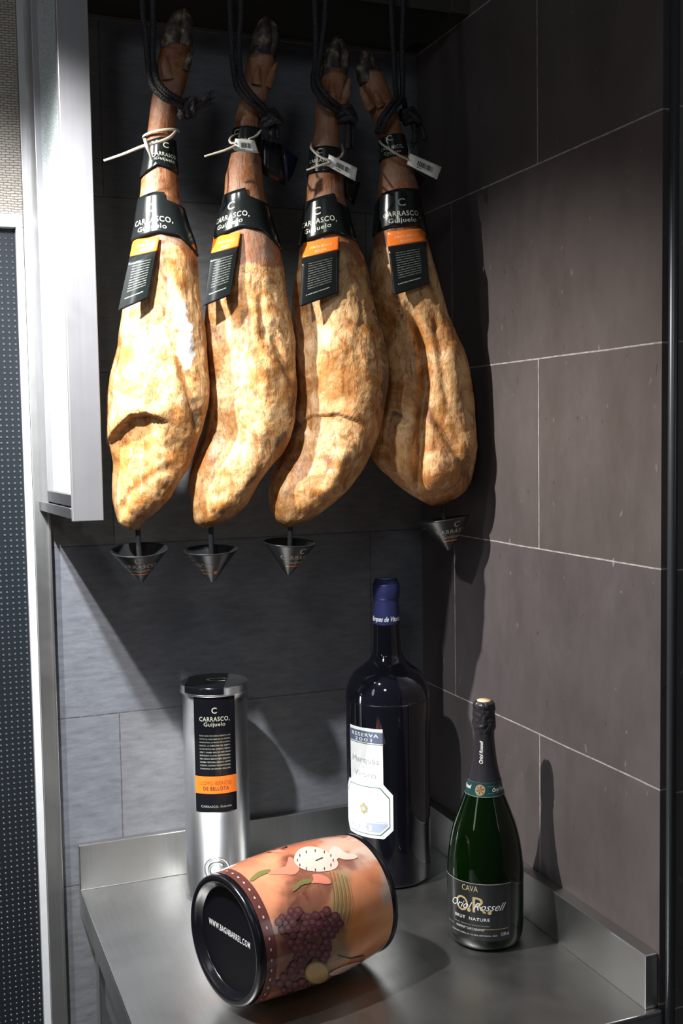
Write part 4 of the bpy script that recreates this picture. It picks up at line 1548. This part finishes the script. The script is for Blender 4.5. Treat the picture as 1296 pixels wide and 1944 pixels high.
mb = MB(); mb.lathe(foilr, (CC[0], CC[1], 0), 96, 0, wob=crumple)
mb.lathe([(foil[-1][0]*1.0, ztop-0.002), (foil[-1][0]*0.97, ztop+0.0012), (0.0, ztop+0.0018)], (CC[0], CC[1], 0), 48, 1, cap0=False)
fr = prof_r(foil)
f = cyl_fn(CC, fr, 0.0005)
az_, z1_ = on_cyl(CC, foil[3][0], 914.5, 1450)
_, z2_ = on_cyl(CC, foil[3][0], 914.5, 1408)
vs_, fs_ = text2d('Oriol Rossell', bold=0.02, shear=0.3)
ext = max(v[0] for v in vs_)-min(v[0] for v in vs_)
mb.add([f(az_-y*0.0052/0.017+0.1, (z1_+z2_)/2+x*(z2_-z1_)/ext) for x, y in vs_], fs_, 2)
mb.build('foil', [MAT['cava_foil'], MAT['cork'], MAT['white_ink']], t)
# neck band
zb_t = axis_z(CC, 1477, 924.5); zb_b = axis_z(CC, 1502, 924)
g0 = cyl_fn(CC, lambda z: max(crr(z), fr(z) if z > zb_t-0.001 else 0), 0.0008)
mb = MB()
N_ = 96
vs = [g0(2*PI*k/N_, z) for z in (zb_b, (zb_b+zb_t)/2, zb_t) for k in range(N_)]
mb.add(vs, [(j*N_+k, j*N_+(k+1) % N_, (j+1)*N_+(k+1) % N_, (j+1)*N_+k) for j in range(2) for k in range(N_)], 0)
g1 = cyl_fn(CC, crr, 0.0013)
g2 = cyl_fn(CC, crr, 0.0018)


def ring(z, h, mi, a0=0, a1=2*PI, n=96, fn=None):
    fn = fn or g1
    vs = [fn(a0+(a1-a0)*k/n, zz_) for zz_ in (z, z+h) for k in range(n+1)]
    mb.add(vs, [(k, k+1, n+2+k, n+1+k) for k in range(n)], mi)


hb = zb_t-zb_b
ring(zb_t-0.0005, 0.0006, 1); ring(zb_b, 0.0006, 1)
am_, _ = on_cyl(CC, 0.028, 911, 1490)
ring(zb_t-hb*0.28, 0.0004, 1, am_+0.42, am_+2.2, 30)
ring(zb_b+hb*0.25, 0.0004, 1, am_+0.42, am_+2.2, 30)
zmid = (zb_t+zb_b)/2
rb = 0.030
for (rr, mi, fn) in [(0.0088, 1, g1), (0.0080, 2, g2)]:
    vs = [fn(am_, zmid)]+[fn(am_+rr*(1+(0.06*math.sin(7*k) if mi == 2 else 0))*math.cos(2*PI*k/28)/rb, zmid+rr*math.sin(2*PI*k/28)) for k in range(28)]
    mb.add(vs, [(0, 1+k, 1+(k+1) % 28) for k in range(28)], mi)
g3 = cyl_fn(CC, crr, 0.0022)
for k in range(6):
    a_ = k*PI/3+0.3
    vs = [g3(am_, zmid), g3(am_+0.006*math.cos(a_-0.12)/rb, zmid+0.006*math.sin(a_-0.12)), g3(am_+0.006*math.cos(a_+0.12)/rb, zmid+0.006*math.sin(a_+0.12))]
    mb.add(vs, [(0, 1, 2)], 0)
put_text(mb, 'Oriol Rossell', lambda s_, t_: g2(am_+1.20+s_/rb, zmid-0.003+t_), 0.0060, 3, 0.034, bold=0.01, shear=0.4)
put_text(mb, 'Oriol Rossell', lambda s_, t_: g2(am_-1.18+s_/rb, zmid-0.001+t_), 0.0060, 3, 0.034, bold=0.01, shear=0.4)
mb.build('neck_band', [MAT['neck_green'], MAT['neck_line'], MAT['medallion'], MAT['white_ink']], t)
# body label
h0 = cyl_fn(CC, crr, 0.0004)
h1 = cyl_fn(CC, crr, 0.0008)
h2 = cyl_fn(CC, crr, 0.0012)
mb = MB()


def cz(px, py):
    return on_cyl(CC, Rc, px, py)


lt = cz(905, 1678)[1]; lb = cz(905, 1786)[1]
la, ra = cz(854, 1730)[0]-0.35, cz(968, 1740)[0]+0.02
vs = [h0(la+(ra-la)*i/40, lb+(lt-lb)*j/4) for j in range(5) for i in range(41)]
mb.add(vs, [(j*41+i, j*41+i+1, (j+1)*41+i+1, (j+1)*41+i) for j in range(4) for i in range(40)], 0)
vs = [h1(la+(ra-la)*i/40, z) for z in (lt-0.0006, lt) for i in range(41)]
mb.add(vs, [(i, i+1, 42+i, 41+i) for i in range(40)], 1)


def lab(body, px, py, cap, width, mi, fn=h1, **kw):
    a_, z_ = cz(px, py)
    put_text(mb, body, lambda s_, t_: fn(a_+s_/Rc, z_+t_), cap, mi, width, **kw)


lab('CAVA', 891, 1691, 0.0085, 0.026, 2)
lab('O', 877, 1727, 0.0235, 0.022, 2)
lab('.', 890, 1729, 0.024, None, 2, bold=0.03)
lab('R', 908, 1733, 0.0245, 0.021, 2, bold=0.0)
lab('.', 929, 1735, 0.024, None, 2, bold=0.03)
lab('Oriol Rossell', 900, 1727, 0.0120, 0.090, 3, h2, bold=0.0, shear=0.55)
lab('BRUT  NATURE', 893, 1746, 0.0048, 0.058, 3, bold=0.006, space=1.15)
lab('GRAN RESERVA TRADICIONAL', 893, 1756, 0.0016, 0.060, 4)
lab('PROPIETAT "CAN CASSANYES"', 891, 1764, 0.0036, 0.048, 3, space=1.05)
lab('CELLERS ORIOL ROSSELL, S.A.  R.E. 000-B  SANT MARCAL - SPAIN', 895, 1775, 0.0020, 0.078, 3, space=1.1)
lab('11,5% vol', 958, 1775, 0.0050, 0.013, 3, bold=0.01)
a1_, z1_ = cz(920, 1765)
a2_, _ = cz(964, 1765)
vs = [h1(a1_+(a2_-a1_)*i/12, z1_+dz-0.0000) for dz in (0, 0.0006) for i in range(13)]
mb.add(vs, [(i, i+1, 14+i, 13+i) for i in range(12)], 2)
a1_, z1_ = cz(855, 1745)
vs = [h1(a1_-0.1+0.3*i/12, z1_+dz) for dz in (0, 0.0005) for i in range(13)]
mb.add(vs, [(i, i+1, 14+i, 13+i) for i in range(12)], 2)
mb.build('front_label', [MAT['cava_label'], MAT['label_grey'], MAT['gold'], MAT['white_ink'], MAT['cream_dim']], t)

# ---- tall tin
TC = (-0.452, -0.112)
RTIN = 0.0556
zl = axis_z(TC, 1299, 417)        # top of the body, under the lid
t = thing('cylindrical_tin', (*TC, ZC), 'tall silver tin with black and orange label, standing behind the barrel', 'tin')
zl_low = axis_z(TC, 1308, 417)
ztl = axis_z(TC, 1291, 417)
body = [(RTIN+0.0008, ZC), (RTIN+0.0025, ZC+0.001), (RTIN+0.0025, ZC+0.004), (RTIN, ZC+0.006), (RTIN, zl_low)]
mb = MB(); mb.lathe(body, (*TC, 0), 96)
tr_ = lambda z: RTIN
e0 = cyl_fn(TC, tr_, 0.0012)
ae, ze = on_cyl(TC, RTIN, 412, 1652)
for (r0, r1, a0_, a1_) in [(0.0205, 0.0218, 0, 2*PI), (0.0120, 0.0150, 0.7, 5.5)]:
    n_ = 48
    fnO = cyl_fn(TC, tr_, 0.0010)
    vs = []
    for rr, of in ((r0-0.001, 0.0), (r0, 0.0011), (r1, 0.0011), (r1+0.001, 0.0)):
        ff = cyl_fn(TC, tr_, of)
        for k in range(n_+1):
            a_ = a0_+(a1_-a0_)*k/n_
            vs.append(ff(ae+rr*math.cos(a_)/RTIN, ze+rr*math.sin(a_)))
    mb.add(vs, [(j*(n_+1)+k, j*(n_+1)+k+1, (j+1)*(n_+1)+k+1, (j+1)*(n_+1)+k) for j in range(3) for k in range(n_)], 0)
mb.build('body', MAT['tin'], t)
RL = RTIN+0.0028
mb = MB(); mb.lathe([(RL-0.001, zl_low-0.001), (RL+0.0008, zl_low), (RL+0.0008, zl_low+0.002), (RL, zl_low+0.003), (RL, ztl-0.003), (RL-0.0015, ztl-0.0008), (RL-0.004, ztl), (0, ztl)], (*TC, 0), 96, cap0=True)
lid = mb.build('lid', MAT['tin'], t)
# black band over the lid
a0c = math.atan2(CAM.y-TC[1], CAM.x-TC[0])-0.10
dv = Vector((math.cos(a0c), math.sin(a0c), 0))     # toward camera
du_ = Vector((-dv.y, dv.x, 0))
if du_.x < 0: du_ = -du_
mb = MB()
c3 = Vector((*TC, 0))
vs, fs = [], []
uu_ = np.linspace(-0.047, 0.021, 24)
for u in uu_:
    hmax = math.sqrt(max((RL-0.004)**2-u*u, 0))
    hr = math.sqrt(max((RL+0.0004)**2-u*u, 0))
    for k in range(11):
        vs.append(c3+du_*u+dv*(-hmax+2*hmax*k/10)+Vector((0, 0, ztl+0.0006)))
    vs.append(c3+du_*u+dv*(hr-0.0012)+Vector((0, 0, ztl-0.0004)))
    vs.append(c3+du_*u+dv*hr+Vector((0, 0, ztl-0.003)))
    vs.append(c3+du_*u+dv*hr+Vector((0, 0, zl_low+0.0035)))
for i in range(len(uu_)-1):
    for k in range(13):
        fs.append((i*14+k, i*14+k+1, (i+1)*14+k+1, (i+1)*14+k))
mb.add(vs, fs, 0)
put_text(mb, 'C', lambda s_, t_: c3+du_*(0.002+s_)+dv*(0.012-t_)+Vector((0, 0, ztl+0.0011)), 0.026, 1, 0.034, bold=0.0)
mb.build('lid_label', [MAT['tin_black'], MAT['cream']], t)
# body label
b0 = cyl_fn(TC, tr_, 0.0005)
b1 = cyl_fn(TC, tr_, 0.0009)
b2 = cyl_fn(TC, tr_, 0.0013)
la, _ = on_cyl(TC, RTIN, 370, 1430)
ra, _ = on_cyl(TC, RTIN, 447, 1430)
mid = (la+ra)/2
_, zlb = on_cyl(TC, RTIN, 408, 1542)
_, zo1 = on_cyl(TC, RTIN, 408, 1474)
_, zo2 = on_cyl(TC, RTIN, 408, 1507)
mb = MB()


def cylrect(a0_, a1_, z0, z1, fn, mi, n=32):
    vs = [fn(a0_+(a1_-a0_)*i/n, z) for z in (z0, z1) for i in range(n+1)]
    mb.add(vs, [(i, i+1, n+2+i, n+1+i) for i in range(n)], mi)


cylrect(la, ra, zlb, zl_low-0.001, b0, 0)
cylrect(la, ra, zo2, zo1, b1, 1)


def tl(body, py, cap, width, mi, **kw):
    _, z_ = on_cyl(TC, RTIN, 408, py)
    put_text(mb, body, lambda s_, t_: b2(mid+s_/RTIN, z_+t_), cap, mi, width, **kw)


tl('C', 1354, 0.0098, 0.0088, 2, bold=0.014)
tl('CARRASCO,', 1369, 0.0074, 0.051, 2, bold=0.010, space=1.12)
tl('Guijuelo', 1378.5, 0.0066, 0.036, 2, bold=0.004, space=1.08)
for k, ln in enumerate(SMALL):
    tl(ln, 1398+k*6.25, 0.0024, 0.052, 3, bold=0.006)
tl('LOMO IBÉRICO', 1490, 0.0066, 0.052, 4)
tl('DE BELLOTA', 1500, 0.0062, 0.043, 5, bold=0.006, space=1.1)
tl('CARRASCO, Guijuelo', 1533, 0.0036, 0.052, 3, bold=0.006, space=1.1)
mb.build('label', [MAT['tin_black'], MAT['orange'], MAT['cream'], MAT['cream_dim'], MAT['orange_text'], MAT['pic_dark']], t)

# ---- barrel lying on the counter
BC = Vector((-0.433, -0.467, ZC+0.0978))
TH = 0.302
RE, RM, BL = 0.0865, 0.0972, 0.246
BX = Vector((math.cos(TH), math.sin(TH), 0.0))          # axis, towards the rear end
BY = Vector((-math.sin(TH), math.cos(TH), 0.0))
BZ = Vector((0, 0, 1))
t = thing('wine_barrel_box', (BC.x, BC.y, ZC), 'small barrel-shaped wine box with a painted still-life wrap, lying on its side', 'barrel')


def brad(h):
    k = h/(BL/2)
    return RM-(RM-RE)*k*k


fr3 = (BY, BZ, BX)
mb = MB()
prof = [(brad(h), h) for h in np.linspace(-BL/2+0.012, BL/2-0.012, 120)]
mb.lathe(prof, BC, 300, 0, axis=fr3, cap0=False, cap1=False)


def on_barrel(px, py, off=0.0):
    d = ray(px, py).normalized()
    o = CAM-BC
    lo = (BC-CAM).length-0.25
    k = lo
    prev = None
    for it in range(400):
        p = o+d*k
        h = p.dot(BX)
        r = math.hypot(p.dot(BY), p.dot(BZ))
        hh = max(-BL/2, min(BL/2, h))
        if r <= brad(hh):
            break
        k += max((r-brad(hh))*0.5, 0.0003)
    p = o+d*k
    h = p.dot(BX)
    e = (p-BX*h).normalized()
    return BC+BX*h+e*(brad(max(-BL/2, min(BL/2, h)))+off)


def decal(poly, mi, off, rings=4, inner=1.0):
    if 4 < len(poly) < 12:
        for _ in range(2):      # round the corners
            q = []
            for k in range(len(poly)):
                (ax, ay), (bx, by) = poly[k], poly[(k+1) % len(poly)]
                q += [(0.75*ax+0.25*bx, 0.75*ay+0.25*by), (0.25*ax+0.75*bx, 0.25*ay+0.75*by)]
            poly = q
    cx = sum(p[0] for p in poly)/len(poly); cy = sum(p[1] for p in poly)/len(poly)
    n = len(poly)
    vs = [on_barrel(cx, cy, off)]
    for r in range(1, rings+1):
        for x, y in poly:
            vs.append(on_barrel(cx+(x-cx)*r/rings, cy+(y-cy)*r/rings, off))
    fs = [(0, 1+k, 1+(k+1) % n) for k in range(n)]
    for r in range(rings-1):
        for k in range(n):
            a = 1+r*n+k; b = 1+r*n+(k+1) % n
            fs.append((a, a+n, b+n, b))
    mb.add(vs, fs, mi)


def ell(cx, cy, rx, ry, rot=0, n=20, wob=0):
    out = []
    for k in range(n):
        a = 2*PI*k/n
        q = 1+wob*math.sin(3*a+cx)
        x, y = rx*q*math.cos(a), ry*q*math.sin(a)
        out.append((cx+x*math.cos(rot)-y*math.sin(rot), cy+x*math.sin(rot)+y*math.cos(rot)))
    return out


PAINT = [(500, 1700, 46, 60, (0.74, 0.30, 0.17)), (440, 1670, 40, 22, (0.62, 0.24, 0.14)), (515, 1690, 16, 60, (0.80, 0.36, 0.20)), (580, 1690, 42, 26, (0.16, 0.05, 0.035)),
         (560, 1650, 26, 16, (0.20, 0.07, 0.05)), (655, 1635, 34, 12, (0.22, 0.07, 0.05)), (700, 1625, 26, 18, (0.72, 0.60, 0.52)), (655, 1600, 40, 10, (0.70, 0.50, 0.40)),
         (690, 1690, 34, 50, (0.72, 0.27, 0.12)), (735, 1690, 18, 34, (0.50, 0.42, 0.38)), (735, 1750, 22, 34, (0.72, 0.30, 0.06)), (690, 1780, 34, 50, (0.70, 0.24, 0.05)),
         (645, 1710, 14, 60, (0.36, 0.25, 0.12)), (640, 1790, 26, 46, (0.22, 0.15, 0.07)), (560, 1780, 60, 70, (0.11, 0.04, 0.03)), (520, 1850, 40, 40, (0.20, 0.07, 0.04)),
         (620, 1850, 30, 24, (0.36, 0.20, 0.08)), (680, 1840, 40, 26, (0.62, 0.24, 0.07)), (600, 1880, 50, 14, (0.34, 0.14, 0.05)), (560, 1615, 60, 10, (0.62, 0.20, 0.12)), (480, 1750, 16, 50, (0.55, 0.18, 0.09))]
mb.col = []
for v in mb.v:
    if (CAM-v).dot((v-BC)-BX*(v-BC).dot(BX)) < -0.02:
        x, y = 640, 1700+400*(v.z-BC.z)
    else:
        x, y = proj(v)
    nx, ny = 14*fbm(v, 22, 4), 14*fbm(v+Vector((3, 1, 2)), 22, 4)
    x += nx; y += ny
    W_, cc = 0.06, Vector((0.55, 0.20, 0.10))*0.06
    for (cx, cy, rx, ry, cl) in PAINT:
        q = math.exp(-((((x-cx)/rx)**2+((y-cy)/ry)**2)**1.5))
        q = q*q*4
        W_ += q; cc = cc+Vector(cl)*q
    cc = cc/W_
    mb.col.append((cc.x, cc.y, cc.z, 1))
for k in range(10):
    x0 = 630+k*3.8
    pts = [(x0-6+9*math.sin(q*PI*0.9), 1652+k*1.5+q*(105-k*2)) for q in np.linspace(0, 1, 14)]
    n = len(pts)
    vs = [on_barrel(x, y, 0.0006) for x, y in pts]+[on_barrel(x+1.2, y, 0.0006) for x, y in pts]
    mb.add(vs, [(i, i+1, n+i+1, n+i) for i in range(n-1)], 10 if k % 2 else 7)
# pale dial with tick marks
decal(ell(598, 1633, 42, 23, 0.18, 28, wob=.06), 3, 0.0007)
for k in range(12):
    a = 2*PI*k/12
    x, y = 598+34*math.cos(a), 1634+18*math.sin(a)
    decal([(x-1, y-2.5), (x+1, y-2.5), (x+1, y+2.5), (x-1, y+2.5)], 6, 0.0010, 1)
decal([(598, 1634), (612, 1628), (613, 1630), (599, 1636)], 6, 0.0010, 1)
# coral drapery and olive leaves
decal([(505, 1655), (535, 1648), (552, 1640), (545, 1625), (560, 1632), (570, 1650), (560, 1662), (535, 1660), (512, 1662)], 4, 0.0006)
decal([(590, 1658), (618, 1662), (630, 1676), (622, 1680), (600, 1676), (588, 1678), (596, 1670)], 4, 0.0008)
decal([(500, 1612), (545, 1607), (548, 1618), (505, 1620)], 4, 0.0006)
decal([(625, 1610), (640, 1606), (652, 1620), (675, 1622), (680, 1630), (655, 1634), (640, 1628), (634, 1640), (622, 1632)], 3, 0.0008)
decal([(470, 1673), (490, 1654), (515, 1650), (512, 1657), (492, 1664), (480, 1674)], 7, 0.0008)
decal([(553, 1695), (560, 1678), (578, 1668), (594, 1671), (588, 1678), (572, 1680), (562, 1690)], 7, 0.0010)
# grapes
random.seed(11)
gr = []
for (cx, cy, rx_, ry_) in [(566, 1752, 40, 26), (618, 1752, 26, 26), (585, 1800, 40, 30), (575, 1842, 34, 30), (545, 1868, 26, 14)]:
    for iy in range(-5, 6):
        for ix in range(-6, 7):
            x = cx+ix*13+(6 if iy % 2 else 0)+random.uniform(-2.5, 2.5); y = cy+iy*11.5+random.uniform(-2.5, 2.5)
            if ((x-cx)/rx_)**2+((y-cy)/ry_)**2 < 1 and random.random() < 0.85:
                gr.append((x, y))
random.shuffle(gr)
for k0, (x, y) in enumerate(gr):
    r_ = random.uniform(7.0, 9.0)
    decal(ell(x, y, r_, r_*1.08, 0, 16), 6, 0.0006+0.00002*k0, 1)
    decal(ell(x, y, r_-0.8, r_*1.08-0.8, 0, 16), 1, 0.00068+0.00002*k0, 1)
    decal(ell(x-1.5, y-1.8, r_*0.52, r_*0.52, 0, 12), 2, 0.00074+0.00002*k0, 1)
# fruit slice low on the belly and stem
decal(ell(600, 1845, 24, 22, 0.3, 24), 7, 0.0024)
decal(ell(600, 1845, 21, 19, 0.3, 24), 10, 0.0026)
decal(ell(655, 1838, 34, 6, -0.35, 20), 3, 0.0010)
for (pts) in [[(640, 1812), (665, 1818), (690, 1812)], [(575, 1866), (605, 1862), (635, 1855)]]:
    vs = [on_barrel(x, y, 0.0012) for x, y in pts]+[on_barrel(x, y+2, 0.0012) for x, y in pts]
    mb.add(vs, [(0, 1, 4, 3), (1, 2, 5, 4)], 6)
mb.build('painted_wrap', [MAT['wrap'], MAT['grape'], MAT['grape_hi'], MAT['pic_pale'], MAT['pic_pink'], MAT['pic_dark'], MAT['ink'], MAT['pic_green'], MAT['pic_tan'], MAT['pic_tan'], MAT['pic_tan']], t)
# studded hoop next to the front rim
mb = MB()
hoop_p = [(brad(h)+0.0006, h) for h in np.linspace(-BL/2+0.011, -BL/2+0.026, 5)]
mb.lathe(hoop_p, BC, 128, 0, axis=fr3, cap0=False, cap1=False)
for k in range(40):
    a = 2*PI*k/40
    h = -BL/2+0.018
    r = brad(h)+0.0012
    c_ = BC+BY*(r*math.cos(a))+BZ*(r*math.sin(a))+BX*h
    e1 = BX; e2 = (BY*-math.sin(a)+BZ*math.cos(a))
    vs = [c_]+[c_+e1*(0.0014*math.cos(q))+e2*(0.0022*math.sin(q)) for q in np.linspace(0, 2*PI, 9)[:-1]]
    mb.add(vs, [(0, 1+q, 1+(q+1) % 8) for q in range(8)], 1)
mb.build('studded_hoop', [MAT['pic_dark'], MAT['cone_text']], t)
for sgn, nm in ((-1, 'front_rim'), (1, 'rear_rim')):
    mb = MB()
    h = sgn*BL/2
    i_ = -sgn
    p_ = [(brad(h)-0.001, h+i_*0.016), (brad(h)+0.0018, h+i_*0.013), (brad(h)+0.0022, h+i_*0.006), (brad(h)+0.0020, h+i_*0.002), (brad(h)-0.001, h-i_*0.000),
          (brad(h)-0.006, h), (brad(h)-0.0085, h+i_*0.002), (brad(h)-0.0100, h+i_*0.006), (brad(h)-0.0150, h+i_*0.008), (brad(h)-0.0165, h+i_*0.012)]
    if sgn < 0:
        mb.lathe(p_, BC, 128, 0, axis=fr3, cap0=False, cap1=False)
    else:
        mb.lathe(p_, BC, 128, 0, axis=fr3, cap0=False, cap1=False)
    rim = mb.build(nm, MAT['barrel_black'], t)
    mb = MB()
    hd = h+i_*0.0105
    mb.lathe([(RE-0.0145, hd), (0.0, hd)], BC, 96, 0, axis=fr3, cap0=False)
    if sgn < 0:
        # lettering on the front disc
        right = -BY if (-BY).dot(RT) > 0 else BY
        dn = 0.10
        def tf(s_, t_):
            return BC+BX*(hd-0.0005)+right*(s_)+BZ*(t_+0.004)
        put_text(mb, 'WWW.BAGNBARREL.COM', tf, 0.0088, 1, 0.104, bold=0.008, space=1.12)
    mb.build('end_disc', [MAT['barrel_disc'], MAT['white_ink']], t)

for o in bpy.data.objects:
    if '_o' in o:
        del o['_o']
